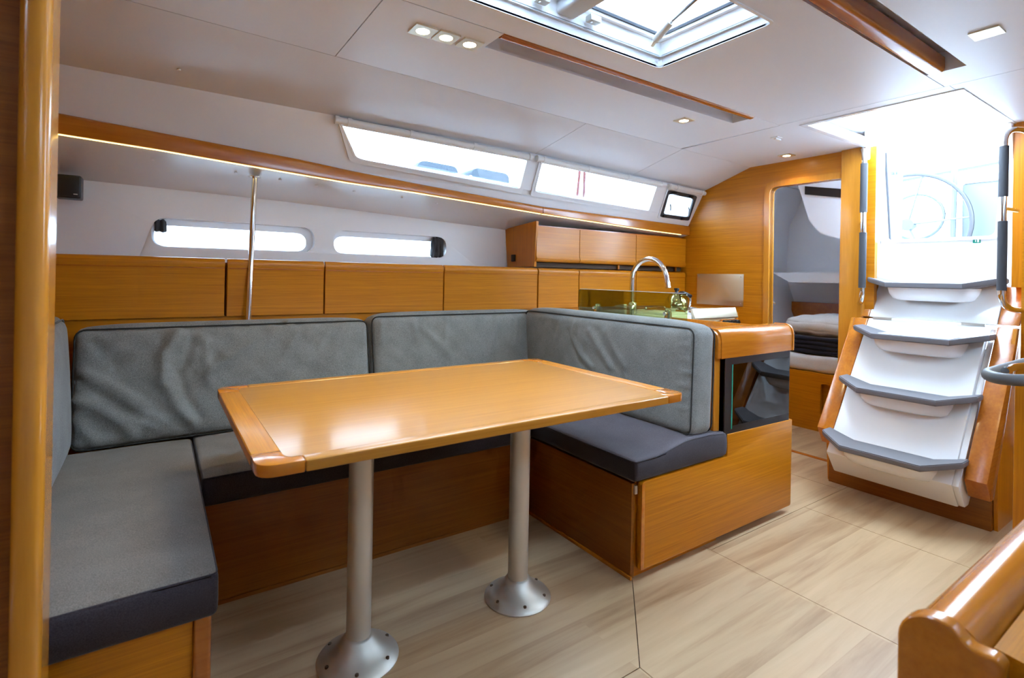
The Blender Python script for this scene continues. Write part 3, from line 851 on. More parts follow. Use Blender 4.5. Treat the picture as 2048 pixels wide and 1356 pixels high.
# ------------------------------------------------------------------ skylight hatch over the table
hs = thing('skylight_hatch', (.76, 1.05, ZC - .006), 'white double skylight hatch frame in the ceiling over the table', 'hatch')
HO = rnd([(.012, .834), (1.492, .834), (1.492, 1.265), (.012, 1.265)], .024, 4)
HI = rnd([(.02, .842), (1.484, .842), (1.484, 1.257), (.02, 1.257)], .020, 4)
obj('flange', ring(HI, HO, lambda u, v, w: (u, v, ZC - .004 + w), .008), 'step', hs)
obj('lower_wall', ring(HI, offs(HI, .006), lambda u, v, w: (u, v, ZC - .002 + w), .034), 'step', hs)
HM = offs(HI, -.010)
obj('step_bead', ring(HM, offs(HI, .006), lambda u, v, w: (u, v, ZC + .030 + w), .006), 'pale', hs)
obj('upper_wall', ring(HM, offs(HM, .012), lambda u, v, w: (u, v, ZC + .034 + w), .052), 'step', hs)
H1 = rnd([(1.082, .868), (1.458, .868), (1.458, 1.231), (1.082, 1.231)], .040, 6)
H2 = rnd([(.06, .868), (.988, .868), (.988, 1.231), (.06, 1.231)], .040, 6)
obj('lid_frame', holed(offs(HM, .004), [H1, H2], lambda u, v, w: (u, v, ZC + .082 + w), .025), 'step', hs)
for H in (H1, H2):
    obj('seal', ring(offs(H, -.005), offs(H, .001), lambda u, v, w: (u, v, ZC + .092 + w), .010), 'rubber', hs)
    obj('pane', holed(offs(H, .006), [], lambda u, v, w: (u, v, ZC + .103 + w), .006), 'acrylic', hs)
obj('cross_bar', prism('y', rnd([(.998, ZC + .045), (1.070, ZC + .045), (1.070, ZC + .09), (.998, ZC + .09)], .012, 4), .853, 1.246), 'pale', hs)
for (x, y) in ((.925, 1.225), (1.13, 1.225)):
    c = obj('latch', box(x - .022, x + .022, y - .014, y + .014, ZC + .046, ZC + .066, .004), 'alu', hs)
    obj('latch_screw', lathe([(.004, -.003), (.004, .003)], (x - .012, y - .004, ZC + .045), 10), 'chrome', c)
gs = thing('hatch_strut', (1.39, 1.20, ZC + .06), 'grey gas strut hanging in the corner of the skylight hatch', 'strut')
obj('cylinder', tube([(1.400, 1.205, ZC + .058), (1.375, 1.12, ZC + .080)], .013, 12), 'alu', gs)
obj('rod', tube([(1.375, 1.12, ZC + .080), (1.32, .92, ZC + .100)], .006, 10), 'chrome', gs)
obj('end_fork', tube([(1.400, 1.205, ZC + .058), (1.408, 1.228, ZC + .050)], .008, 10), 'steel', gs)

# ------------------------------------------------------------------ recessed ceiling lights
def downlight(x, y, s, label, watts=3.0):
    t = thing('ceiling_light', (x, y, ZC - .006), label, 'light', 'recessed ceiling lights')
    sq = rnd([(x - s, y - s), (x + s, y - s), (x + s, y + s), (x - s, y + s)], .003, 2)
    cir = [(x + .021 * math.cos(2 * PI * k / 24), y + .021 * math.sin(2 * PI * k / 24)) for k in range(24)]
    obj('bezel', ring(cir, sq, lambda u, v, w: (u, v, ZC - .005 + w), .006), 'steel', t)
    obj('lens', lathe([(.0205, 0), (.0205, .003)], (x, y, ZC - .003), 24), 'lamp', t)
    l = bpy.data.lights.new('lamp_glow', 'SPOT')
    l.energy = watts; l.color = (1.0, .80, .46); l.spot_size = math.radians(130); l.spot_blend = .8; l.shadow_soft_size = .02
    lo_ = bpy.data.objects.new('lamp_glow', l); COL.objects.link(lo_)
    lo_.parent = t; lo_.location = (0, 0, -.004)
for x, y, lab in ((.673, 1.503, 'recessed square ceiling light, first of three in a row by the seam'),
                  (.752, 1.500, 'recessed square ceiling light, middle of the three in a row'),
                  (.837, 1.498, 'recessed square ceiling light, closest to the wooden rail in the row'),
                  (2.069, 1.600, 'single recessed ceiling light beside the end of the wooden rail'),
                  (3.132, 1.672, 'recessed ceiling light in front of the cabin doorway'),
                  (2.054, .498, 'recessed ceiling light beside the rail near the companionway')):
    downlight(x, y, .036, lab)
cl = thing('ceiling_clip', (2.706, 1.50, ZC - .01), 'small white plastic clip on the ceiling near the companionway', 'clip')
obj('base', box(2.68, 2.73, 1.48, 1.52, ZC - .005, ZC, .002), 'plastic', cl)
obj('tab', box(2.69, 2.74, 1.493, 1.507, ZC - .012, ZC - .004, .002), 'plastic', cl)

# ------------------------------------------------------------------ lockers behind the settee
def locker(x0, x1, label, grp='wooden lockers behind the settee'):
    t = thing('side_locker', ((x0 + x1) / 2, 2.66, .84), label, 'locker', grp)
    obj('body', box(x0, x1, 2.525, 2.79, .868, 1.095), 'wood_x', t)
    pr = [(2.50, .867), (2.523, .867), (2.523, 1.108)] + [(2.519 + .022 * math.cos(a), 1.090 + .022 * math.sin(a)) for a in [PI * .5, PI * .62, PI * .75, PI * .88, PI]] + [(2.4985, 1.078), (2.501, 1.070)]
    d = obj('door', prism('x', pr, x0 + .0015, x1 - .0015, .0012, 1), 'wood_x', t)
    obj('lip', prism('x', [(2.4988, 1.069), (2.5, 1.069), (2.5, 1.073), (2.4988, 1.073)], x0 + .004, x1 - .004), 'wood_red', d)
    return t
for x0, x1, lab in ((-.41, .240, 'widest wooden locker door, nearest the near post'),
                    (.246, .646, 'wooden locker door behind the steel pole'),
                    (.650, 1.265, 'wooden locker door above the joint of the two back cushions'),
                    (1.269, 1.893, 'wooden locker door under the dark curtained portlight'),
                    (1.899, 2.222, 'narrow wooden locker door at the start of the galley'),
                    (2.226, 2.748, 'wooden galley locker door behind the tap'),
                    (2.752, 3.283, 'wooden galley locker door next to the bulkhead')):
    locker(x0, x1, lab)
obj('trim_3', box(-.41, 3.285, 2.512, 2.56, .335, .866), 'wood_x', label='wooden backboard below the locker doors', cat='panel', kind='structure')
# upper galley cupboards
uc = thing('galley_cupboard', (2.58, 2.66, 1.145), 'wooden overhead galley cupboard with three flap doors', 'cupboard')
obj('side_panel', prism('x', [(2.512, 1.118), (2.80, 1.118), (2.835, 1.365), (2.512, 1.392), (2.497, 1.392), (2.497, 1.35)], 1.873, 1.890), 'wood_z', uc)
obj('back', box(1.89, 3.285, 2.56, 2.60, 1.118, 1.345), 'joint', uc)
obj('top_rail', box(1.89, 3.285, 2.530, 2.545, 1.362, 1.372), 'wood_red', uc)
obj('bottom_rail', box(1.89, 3.285, 2.545, 2.56, 1.118, 1.146), 'joint', uc)  # dark colour paints the shade of the recess under the doors
for x0, x1 in ((1.880, 2.222), (2.226, 2.742), (2.746, 3.283)):
    pr = [(2.521, 1.362), (2.500, 1.362), (2.500, 1.185)] + [(2.514 + .021 * math.cos(a), 1.170 + .021 * math.sin(a)) for a in [PI * .98, PI * 1.12, PI * 1.25, PI * 1.38, PI * 1.5]] + [(2.521, 1.149)]
    d = obj('door', prism('x', pr, x0, x1, .001, 1), 'wood_x', uc)
for x in (2.60, 3.20):
    obj('stay', box(x - .006, x + .006, 2.522, 2.532, 1.118, 1.15), 'wood_cap', uc)
sk_ = thing('wall_socket', (1.868, 2.727, 1.150), 'small black power socket on the side of the galley cupboard', 'socket')
obj('plate', box(1.864, 1.873, 2.707, 2.747, 1.152, 1.196, .003), 'black', sk_)
obj('insert', box(1.861, 1.865, 2.716, 2.738, 1.160, 1.188, .002), 'rubber', sk_)

# steel pole and speaker
po = thing('steel_pole', (.325, 2.455, .42), 'slim polished steel pole from the settee up to the shelf', 'pole')
obj('tube', tube([(.318, 2.458, .60), (.326, 2.462, .87), (.350, 2.562, zled(.36) - .02)][:2] + [(.3525, 2.556, 1.44), (.354, 2.560, 1.474)], .0115, 14), 'chrome', po)
obj('collar', lathe([(.026, 0), (.026, -.003), (.014, -.006)], (.3535, 2.559, 1.480), 18), 'chrome', po)
spk = thing('wall_speaker', (-.29, 2.745, 1.335), 'small black cube loudspeaker under the shelf by the near post', 'speaker')
obj('cabinet', box(-.335, -.255, 2.705, 2.79, 1.338, 1.43, .006), 'black', spk)
obj('grille', box(-.330, -.260, 2.701, 2.706, 1.345, 1.425, .002), 'black', spk)
obj('badge', box(-.278, -.265, 2.6995, 2.7015, 1.352, 1.356), 'alu', spk)

# ------------------------------------------------------------------ settee bases
sb = thing('settee_base', (.75, 2.2, 0), 'dark shaded wooden base of the long settee under the table', 'settee base')
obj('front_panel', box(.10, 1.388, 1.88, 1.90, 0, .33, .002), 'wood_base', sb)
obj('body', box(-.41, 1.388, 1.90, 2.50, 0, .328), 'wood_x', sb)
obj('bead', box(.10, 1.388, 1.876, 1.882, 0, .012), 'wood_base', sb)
cb = thing('settee_base', (-.15, 1.6, 0), 'wooden base of the settee end in the near corner', 'settee base')
obj('front_panel', box(-.41, .075, 1.275, 1.295, .02, .33, .003), 'wood_x', cb)
obj('corner_post', prism('z', rnd([(.075, 1.262), (.108, 1.262), (.108, 1.30), (.075, 1.30)], .008, 4), 0, .332), 'wood_red', cb)
obj('body', box(-.41, .10, 1.297, 1.898, 0, .328), 'wood_x', cb)
nb = thing('bench_base', (1.7, 1.7, 0), 'wooden bench base at the galley end of the settee', 'settee base')
obj('side_panel', box(1.392, 1.41, 1.268, 1.88, .0, .338, .002), 'wood_shadedy', nb)
obj('body', box(1.41, 1.90, 1.275, 2.50, .0, .336), 'wood_x', nb)
obj('bead', box(1.386, 1.394, 1.262, 1.876, 0, .012, .002), 'wood_cap', nb)
fp = rnd([(1.420, .030), (2.425, .030), (2.425, .425), (1.925, .433), (1.925, .344), (1.420, .344)], [.012, .012, .004, .004, .006, .016], 4)
obj('front_panel', prism('y', fp, 1.246, 1.268, .004), 'wood_x', nb)
obj('edge_strip', box(1.4185, 1.434, 1.2445, 1.2485, .035, .335, .0015), 'wood_cap', nb)
obj('seat_stop', box(1.400, 1.412, 1.259, 1.275, .300, .330, .002), 'alu', nb)
obj('plinth', box(1.925, 2.382, 1.30, 1.90, 0, .42), 'wood_x', nb)

# ------------------------------------------------------------------ cushions
def seat_cushion(name, x0, x1, y0, y1, z0, z1, label, crown=.012, front=True, rise=None, top_mat='seat'):
    t = thing(name, ((x0 + x1) / 2, (y0 + y1) / 2, z0), label, 'cushion', 'settee seat cushions')
    h = ((x1 - x0) / 2, (y1 - y0) / 2, (z1 - z0) / 2)
    c = Vector(((x0 + x1) / 2, (y0 + y1) / 2, (z0 + z1) / 2))
    def top(x, y):
        u, v = (x - c.x) / h[0], (y - c.y) / h[1]
        d = crown * (1 - min(1, abs(u)) ** 4) * (1 - min(1, abs(v)) ** 4)
        if rise: d += rise(x, y)
        d += .003 * noise.noise(Vector((x * 5, y * 5, 2.2)))
        return d
    bm = rbox(h, .014, (24, 24, 5))
    for v in bm.verts:
        k = (v.co.z + h[2]) / (2 * h[2])
        v.co += c
        v.co.z += k * top(v.co.x, v.co.y)
        if front:
            kk = 4 * k * (1 - k)
            if v.co.y < y0 + .02: v.co.y -= .006 * kk
    top_f = [f for f in bm.faces if f.normal.z > .75]
    bm2 = bm.copy()
    bmesh.ops.delete(bm, geom=[f for f in bm.faces if f.normal.z <= .6], context='FACES')
    bm2.normal_update()
    bmesh.ops.delete(bm2, geom=[f for f in bm2.faces if f.normal.z > .6], context='FACES')
    obj('top_cover', bm, top_mat, t, smooth=60)
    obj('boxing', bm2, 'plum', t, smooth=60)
    pts = []
    r = .012
    per = rnd([(x0 + .003, y0 + .003), (x1 - .003, y0 + .003), (x1 - .003, y1 - .003), (x0 + .003, y1 - .003)], .014, 4)
    dense = []
    for i in range(len(per)):
        a, b_ = Vector(per[i]), Vector(per[(i + 1) % len(per)])
        k = max(1, int((b_ - a).length / .05))
        dense += [a + (b_ - a) * j / k for j in range(k)]
    loop = [(p.x, p.y, z1 - .006 + top(p.x, p.y)) for p in dense]
    obj('piping', tube(loop, .0026, 6, closed=True), 'plum', t)
    return t
seat_cushion('seat_cushion', -.40, .118, 1.245, 2.30, .334, .428, 'deep taupe seat cushion in the near corner of the settee', .016)
seat_cushion('seat_cushion', .124, 1.372, 1.835, 2.36, .334, .428, 'long taupe seat cushion behind the table', .014)
seat_cushion('seat_cushion', 1.380, 1.918, 1.245, 2.36, .347, .424, 'dark seat cushion on the bench end beside the glass cabinet', .008,
             rise=lambda x, y: .030 * max(0, min(1, (x - 1.48) / .22)) ** 2 * (3 - 2 * max(0, min(1, (x - 1.48) / .22))) * (1 - max(0, min(1, (x - 1.80) / .2)) * .6), top_mat='seat_dark')

# soft folds in the covers: (points on the front face, height, half width)
LONG = [([(-0.493, 0.06), (-0.437, 0.026), (-0.365, -0.034), (-0.317, -0.076)], 0.013, 0.017), ([(-0.518, -0.037), (-0.463, -0.058), (-0.387, -0.125), (-0.352, -0.168)], 0.013, 0.017), ([(-0.517, -0.099), (-0.472, -0.157), (-0.445, -0.204)], 0.011, 0.015), ([(-0.213, 0.189), (-0.263, 0.1), (-0.262, 0.001), (-0.215, -0.088), (-0.168, -0.15)], 0.018, 0.02), ([(-0.173, 0.148), (-0.191, 0.071), (-0.224, 0.036)], -0.01, 0.012), ([(-0.055, 0.092), (-0.117, 0.026)], 0.008, 0.012), ([(0.062, 0.151), (-0.032, 0.082), (-0.088, 0.039)], 0.01, 0.014), ([(-0.125, 0.146), (-0.116, -0.015)], 0.008, 0.014), ([(-0.209, 0.027), (-0.189, -0.061), (-0.142, -0.142)], -0.012, 0.012), ([(-0.438, -0.013), (-0.356, -0.094)], -0.008, 0.015), ([(0.214, 0.166), (0.157, 0.074)], 0.007, 0.014), ([(0.338, 0.17), (0.297, 0.097)], 0.006, 0.012), ([(-0.474, 0.165), (-0.404, 0.08)], -0.007, 0.02)]
RIGHT = [([(-0.226, 0.164), (-0.246, 0.087)], 0.006, 0.012), ([(-0.114, 0.173), (-0.125, 0.101), (-0.056, 0.02), (0.022, -0.022)], 0.009, 0.013), ([(-0.008, 0.148), (0.068, 0.07), (0.14, -0.003)], 0.009, 0.014), ([(0.102, 0.158), (0.15, 0.088), (0.229, 0.011)], 0.008, 0.014), ([(-0.168, 0.133), (-0.11, 0.047), (-0.042, -0.023)], -0.006, 0.01), ([(0.042, 0.152), (0.104, 0.074), (0.174, 0.002)], -0.005, 0.01), ([(0.478, 0.216), (0.573, 0.183)], 0.006, 0.008), ([(0.506, 0.14), (0.57, 0.141)], 0.005, 0.006), ([(0.507, 0.082), (0.571, 0.084)], 0.005, 0.006), ([(0.508, 0.032), (0.572, 0.035)], 0.005, 0.006), ([(0.51, -0.018), (0.573, -0.013)], 0.005, 0.006), ([(0.511, -0.062), (0.574, -0.056)], 0.005, 0.006), ([(0.511, -0.104), (0.575, -0.098)], 0.005, 0.006)]
MID = [([(-0.439, 0.204), (-0.448, 0.089)], 0.007, 0.014), ([(-0.289, 0.199), (-0.275, 0.103)], 0.006, 0.012), ([(-0.102, 0.205), (-0.127, 0.069)], 0.006, 0.014), ([(0.196, 0.171), (0.137, 0.029)], 0.008, 0.015), ([(0.326, 0.179), (0.296, 0.045)], 0.007, 0.012), ([(-0.236, 0.15), (-0.098, -0.006)], 0.006, 0.016)]

def stroke_h(x, z, strokes):
    tot = 0.0
    for pts, a, w in strokes:
        best = 1e9
        for i in range(len(pts) - 1):
            ax, az = pts[i]; bx, bz = pts[i + 1]
            dx, dz = bx - ax, bz - az
            t = max(0, min(1, ((x - ax) * dx + (z - az) * dz) / (dx * dx + dz * dz)))
            d2 = (x - ax - t * dx) ** 2 + (z - az - t * dz) ** 2
            best = min(best, d2)
        tot += a * math.exp(-best / (w * w))
    return tot
def back_cushion(name, w, hgt, th, mat, label, seed, fold=1.0, fan=None, strokes=()):
    """local: x along width, z up, -y the front face"""
    t = thing(name, mat.to_translation(), label, 'cushion', 'settee back cushions')
    h = (w / 2, th / 2, hgt / 2)
    def disp(p, n):
        u, v = p.x / h[0], p.z / h[2]
        d = 0
        if abs(n.y) > .5:
            e = (1 - min(1, abs(u)) ** 6) * (1 - min(1, abs(v)) ** 4)
            d += .016 * e
            if n.y < 0:
                # soft folds running down from the top seam, and long diagonal ones
                g = .5 + .5 * noise.noise(Vector((p.x * 3 + seed, p.z * 3, 0)))
                top_g = max(0, v) ** 1.5 * noise.noise(Vector((p.x * 26 + seed, p.z * 5, seed)))
                d += .006 * top_g * fold
                q = p.x * .75 + p.z * .9 + .06 * noise.noise(Vector((p.x * 4, p.z * 4, seed)))
                dg = noise.noise(Vector((q * 15, (p.x - p.z) * 2.2, seed * 2)))
                dg = 1 - abs(dg) * 2
                d += .009 * fold * e * (dg - .5) * (fan(u, v) if fan else .6)
                d += stroke_h(p.x, p.z, strokes) * min(1, 1.3 * (1 - abs(v) ** 8))
        if n.z > .5:
            d += .020 * (1 - min(1, abs(p.y / h[1])) ** 2.5) * (1 - min(1, abs(u)) ** 8)
        return d
    nx = max(20, int(w / .012)); nz = max(16, int(hgt / .012))
    bm = rbox(h, .036, (min(nx, 100), 5, min(nz, 44)), disp)
    xf(bm, mat @ Matrix.Translation((0, 0, hgt / 2)))
    obj('cover', bm, 'fab', t, smooth=80)
    per = rnd([(-h[0] + .006, .006), (h[0] - .006, .006), (h[0] - .006, hgt - .006), (-h[0] + .006, hgt - .006)], .035, 5)
    for yy in (-h[1] + .007, h[1] - .007):
        loop = []
        for i in range(len(per)):
            a, b_ = Vector(per[i]), Vector(per[(i + 1) % len(per)])
            k = max(1, int((b_ - a).length / .04))
            for j in range(k):
                q = a + (b_ - a) * j / k
                wob = .0012 * noise.noise(Vector((q.x * 20, q.y * 20, seed)))
                loop.append(mat @ Vector((q.x, yy + wob, q.y)))
        obj('piping', tube(loop, .0032, 6, closed=True), 'pipe', t)
    return t
def place(x, y, z, rz, lean):
    return Matrix.Translation((x, y, z)) @ Matrix.Rotation(rz, 4, 'Z') @ Matrix.Rotation(-lean, 4, 'X')
back_cushion('back_cushion', 1.055, .425, .14, place(.288, 2.352, .418, 0, .20), 'longest grey back cushion, wrinkled, below the portlights', 1.7, 1.0,
             lambda u, v: .35 + 1.1 * max(0, min(1, .4 - u * .7)), LONG)
back_cushion('back_cushion', .98, .435, .14, place(1.315, 2.362, .424, 0, .17), 'middle grey back cushion behind the table', 4.1, .6, None, MID)
back_cushion('back_cushion', 1.12, .425, .145, place(1.768, 1.815, .448, -PI / 2, .03), 'grey back cushion leaning on the galley counter at the bench end', 7.9, .5, None, RIGHT)
back_cushion('back_cushion', .74, .46, .14, place(-.300, 1.93, .432, PI / 2, .04), 'grey end cushion partly hidden behind the near post', 11.3, .2)

# ------------------------------------------------------------------ table
tb = thing('saloon_table', (.77, 1.42, 0), 'rectangular wooden table on two aluminium pedestal legs', 'table')
X0, X1, Y0, Y1 = .157, 1.390, 1.045, 1.838
Z0, Z1 = .676, .70
bw = .035
obj('top_panel', prism('z', rnd([(X0 + .055, Y0 + bw), (X1 - .055, Y0 + bw), (X1 - .055, Y1 - bw), (X0 + .055, Y1 - bw)], .03, 5), Z0 + .004, Z1 - .002), 'table_x', tb)
obj('under_panel', box(X0 + .03, X1 - .03, Y0 + .03, Y1 - .03, Z0, Z0 + .006), 'joint', tb)
cs = .085
for (y0, y1) in ((Y0, Y0 + bw), (Y1 - bw, Y1)):
    obj('edge_rail', box(X0 + cs + .0005, X1 - cs - .0005, y0, y1, Z0, Z1, .005, 3), 'table_x', tb)
for (x0, x1) in ((X0, X0 + .055), (X1 - .055, X1)):
    obj('edge_rail', box(x0, x1, Y0 + cs + .0005, Y1 - cs - .0005, Z0, Z1, .005, 3), 'wood_y', tb)
for sx, cx_ in ((1, X0), (-1, X1)):
    for sy, cy_ in ((1, Y0), (-1, Y1)):
        pts = [(cx_, cy_), (cx_ + sx * cs, cy_), (cx_ + sx * cs, cy_ + sy * bw), (cx_ + sx * .055, cy_ + sy * bw), (cx_ + sx * .055, cy_ + sy * cs), (cx_, cy_ + sy * cs)]
        if sx * sy < 0: pts = pts[::-1]; rr = [0, 0, .03, 0, 0, .055]
        else: rr = [.055, 0, 0, .03, 0, 0]
        if sx * sy < 0:
            rr = [0, 0, .03, 0, 0, .055]
        obj('corner_piece', prism('z', rnd(pts, rr, 6), Z0, Z1 + .0006, .004, 2), 'wood_cap', tb)
for x, y in ((.475, 1.415), (1.004, 1.405)):
    l = obj('leg', lathe([(.033, .03), (.033, Z0)], (x, y, 0), 40), 'alu', tb)
    obj('base_flange', lathe([(.109, 0), (.110, .004), (.104, .012), (.085, .021), (.062, .036), (.047, .052), (.041, .062), (.034, .066)], (x, y, 0), 48), 'alu', l)
    obj('top_flange', lathe([(.036, Z0 - .03), (.08, Z0 - .006), (.08, Z0 - .001)], (x, y, 0), 32), 'alu', l)
    for a in (250, 310, 10, 70, 130, 190):
        ax, ay = x + .090 * math.cos(math.radians(a)), y + .090 * math.sin(math.radians(a))
        obj('flange_screw', lathe([(.005, .017), (.005, .0215)], (ax, ay, 0), 10), 'joint', l)

# ------------------------------------------------------------------ galley peninsula with glass cabinet
gp = thing('galley_peninsula', (2.14, 1.8, 0), 'galley peninsula cabinet with rounded wooden cap and smoked glass front', 'cabinet')
obj('back_panel', box(1.842, 1.868, 1.285, 2.50, .34, .845, .004), 'wood_y', gp)
obj('worktop', box(1.868, 2.386, 1.335, 2.50, .790, .808, .002), 'counter', gp)
capp = rnd([(1.246, .742), (1.42, .742), (1.42, .862), (1.246, .862)], [.004, .004, .012, .062], 8)
obj('cap', prism('x', rnd([(1.246, .742), (1.33, .742), (1.33, .862), (1.246, .862)], [.004, .004, .01, .060], 9), 1.874, 2.412, .002, 2), 'wood_cap', gp)
obj('cap_end', prism('x', rnd([(1.249, .742), (1.45, .742), (1.45, .860), (1.249, .860)], [.004, .004, .01, .058], 9), 1.855, 1.873, .002, 2), 'wood_cap', gp)
obj('cap_end', prism('x', rnd([(1.243, .742), (1.335, .742), (1.335, .864), (1.243, .864)], [.004, .004, .01, .062], 9), 2.413, 2.425, .002, 2), 'wood_cap', gp)
obj('end_stile', box(1.862, 1.902, 1.27, 1.30, .345, .742, .006), 'wood_capz', gp)
obj('aft_panel', box(2.385, 2.402, 1.30, 1.955, .0, .789, .003), 'wood_y', gp)
obj('cabinet_floor', box(1.905, 2.40, 1.262, 1.62, .422, .434), 'black', gp)
obj('cabinet_back', box(1.905, 2.385, 1.60, 1.62, .434, .742), 'black', gp)
obj('cabinet_side', box(1.902, 1.908, 1.30, 1.60, .434, .742), 'black', gp)
gf = lambda u, v, w: (u, 1.250 + w, v)
GO = rnd([(1.905, .418), (2.402, .415), (2.402, .742), (1.905, .742)], [.03, .004, .004, .004], 4)
GI = [(1.955, .440), (2.400, .436), (2.400, .722), (1.955, .722)]
obj('glass_border', holed([(1.905, .430), (1.93, .418), (2.402, .416), (2.402, .456), (1.955, .462), (1.955, .714), (2.402, .714), (2.402, .742), (1.905, .742)], [], gf, .005), 'black', gp)
d = obj('glass_door', prism('y', [(1.957, .462), (2.402, .456), (2.402, .7135), (1.957, .7135)], 1.2505, 1.2555), 'smoke', gp)
obj('glass_edge', box(1.951, 1.957, 1.2485, 1.2545, .450, .714), 'glass_edge', d)
obj('right_stile', box(2.375, 2.400, 1.262, 1.285, .434, .742), 'wood_capz', gp)
obj('fiddle', box(2.385, 2.402, 1.336, 1.955, .79, .845, .005), 'wood_cap', gp)
obj('latch_block', box(2.367, 2.386, 1.50, 1.525, .808, .838, .005), 'wood_cap', gp)
# splash glass on the back of the bench
sgp = thing('splash_glass', (1.90, 1.78, .856), 'green tinted glass splash screen behind the bench cushion', 'glass screen')
obj('sheet', prism('x', rnd([(1.435, .809), (2.135, .809), (2.135, .995), (1.435, .997)], [0, 0, .012, .012], 4), 1.897, 1.903), 'green_glass', sgp)
obj('edge_highlight', box(1.8965, 1.9035, 1.447, 2.123, .9965, .9990), 'pale', sgp)  # opaque pale strip paints the highlight along the glass edge
for y in (2.005, 1.545):
    c_ = obj('clamp', lathe([(.016, .808), (.016, .905), (.013, .918), (.006, .923)], (1.912, y, 0), 18), 'chrome', sgp)
    obj('clamp_screw', lathe([(.008, -.02), (.008, .0)], (1.905, y, .903), 12, 'x'), 'chrome', c_)
# tap
tp = thing('galley_tap', (2.35, 2.185, .808), 'tall chrome swan neck galley tap', 'tap')
R_ = .128
cy_ = 2.165 - R_
pth = [(2.345, 2.165, .86), (2.345, 2.165, .95), (2.345, 2.165, 1.045)] + [(2.345, cy_ + R_ * math.cos(a), 1.045 + R_ * math.sin(a)) for a in [PI * k / 14 for k in range(1, 14)]] + [(2.345, 2.165 - 2 * R_ - .004, 1.035)]
obj('spout', tube(pth, .0145, 14), 'chrome', tp)
obj('nozzle', tube([(2.345, 2.165 - 2 * R_ - .003, 1.045), (2.345, 2.165 - 2 * R_ - .010, 1.01)], .0165, 14), 'chrome', tp)
obj('base', lathe([(.030, .808), (.030, .90), (.024, .915), (.016, .92)], (2.345, 2.165, 0), 20), 'chrome', tp)
obj('lever', tube([(2.345, 2.18, .885), (2.315, 2.22, .895), (2.305, 2.26, .892)], [.012, .009, .007], 10), 'chrome', tp)
# hull-side counter, cooker, kettle
gc = thing('galley_counter', (2.85, 2.25, 0), 'white worktop and wooden base along the hull in the galley', 'counter')
obj('base', box(2.408, 3.285, 2.02, 2.50, 0, .70), 'wood_x', gc)
obj('worktop', box(2.402, 2.64, 1.96, 2.511, .70, .846, .004), 'counter', gc)
obj('back_ledge', box(2.64, 3.285, 2.36, 2.511, .70, .846, .004), 'counter', gc)
obj('end_trim', box(3.10, 3.12, 1.96, 2.36, .70, .85, .003), 'wood_cap', gc)
ck = thing('cooker', (2.88, 2.15, .70), 'stainless steel gimballed cooker with pot rail and black knobs', 'cooker')
obj('body', box(2.655, 3.095, 1.962, 2.355, .701, .806, .006), 'steel', ck)
obj('oven_front', box(2.66, 2.92, 1.952, 1.962, .705, .79, .004), 'black', ck)
obj('control_panel', box(2.92, 3.09, 1.950, 1.962, .745, .812, .003), 'wood_red', ck)
for x in (2.945, 2.985, 3.025, 3.065):
    obj('knob', lathe([(.016, -.03), (.017, -.004), (.018, 0)], (x, 1.951, .791), 16, 'y'), 'black', ck)
obj('pot_rail', prism('x', rnd([(1.945, .822), (1.960, .814), (1.985, .880), (1.968, .886)], .006, 3), 2.655, 3.095), 'steel', ck)
obj('pot_rail', prism('x', rnd([(2.33, .806), (2.345, .807), (2.345, .875), (2.33, .875)], .005, 3), 2.655, 3.095), 'chrome', ck)
for x in (2.66, 3.085):
    obj('rail_end', box(x, x + .008, 1.965, 2.34, .806, .872, .002), 'chrome', ck)
obj('burner', lathe([(.055, .80), (.055, .812), (.03, .816)], (2.80, 2.15, 0), 20), 'black', ck)
kt = thing('kettle', (2.52, 2.06, .846), 'small shiny steel kettle with black lid knob and handle', 'kettle')
kc = (2.72, 2.135, 0)
kt.location = (2.72, 2.135, .815); ROOT[kt.name] = Vector((2.72, 2.135, .815))
obj('body', lathe([(.055, .816), (.066, .83), (.073, .86), (.074, .895), (.066, .93), (.048, .955), (.030, .962)], kc, 32), 'chrome', kt)
obj('lid', lathe([(.046, .956), (.044, .966), (.02, .974), (.014, .976)], kc, 28), 'chrome', kt)
obj('knob', lathe([(.012, .976), (.010, .984), (.017, .994), (.016, 1.002)], kc, 16), 'black', kt)
obj('handle', tube([(2.72, 2.105, .972), (2.70, 2.07, .975), (2.69, 2.035, .968), (2.69, 2.005, .955)], .011, 10), 'black', kt)
obj('handle_loop', tube(bez((2.70, 2.02, .962), (2.70, 2.0, .88), (2.71, 2.075, .835), 8), .006, 8), 'chrome', kt)
obj('spout', tube([(2.75, 2.19, .90), (2.78, 2.225, .93), (2.79, 2.24, .945)], [.018, .013, .010], 10), 'chrome', kt)
bk = obj('chopping_board', box(2.43, 2.62, 1.99, 2.22, .846, .862, .004), 'counter', label='pale chopping board on the galley worktop', cat='chopping board')

# ------------------------------------------------------------------ near seat corner on the other side
nv = thing('nav_seat_unit', (1.4, .05, 0), 'blurred varnished seat end with a rounded cap in the near corner', 'seat unit')
def arc(cy, cz, r, a0, a1, n=8):
    return [(cy + r * math.cos(a0 + (a1 - a0) * i / n), cz + r * math.sin(a0 + (a1 - a0) * i / n)) for i in range(n + 1)]
prof = [(.287, .30), (.287, .57)] + arc(.243, .580, .044, 0, PI * .62, 9) + [(.216, .610), (.208, .606), (.185, .607), (.178, .600), (.178, .30)]
obj('end_panel', prism('x', prof, .845, .872, .005, 3), 'wood_cap', nv)
prof2 = [(.281, .02), (.281, .57)] + arc(.240, .578, .041, 0, PI * .9, 10) + [(.203, .575), (.196, .02)]
obj('cap_rail', prism('x', prof2, .872, 2.05), 'wood_cap', nv)
obj('lower_panel', box(.860, .90, -.40, .287, .02, .30, .004), 'wood_y', nv)
obj('inner_lid', prism('x', [(.200, .592), (.200, .560), (-.40, .50), (-.40, .53)], .90, 2.05), 'wood_x', nv)
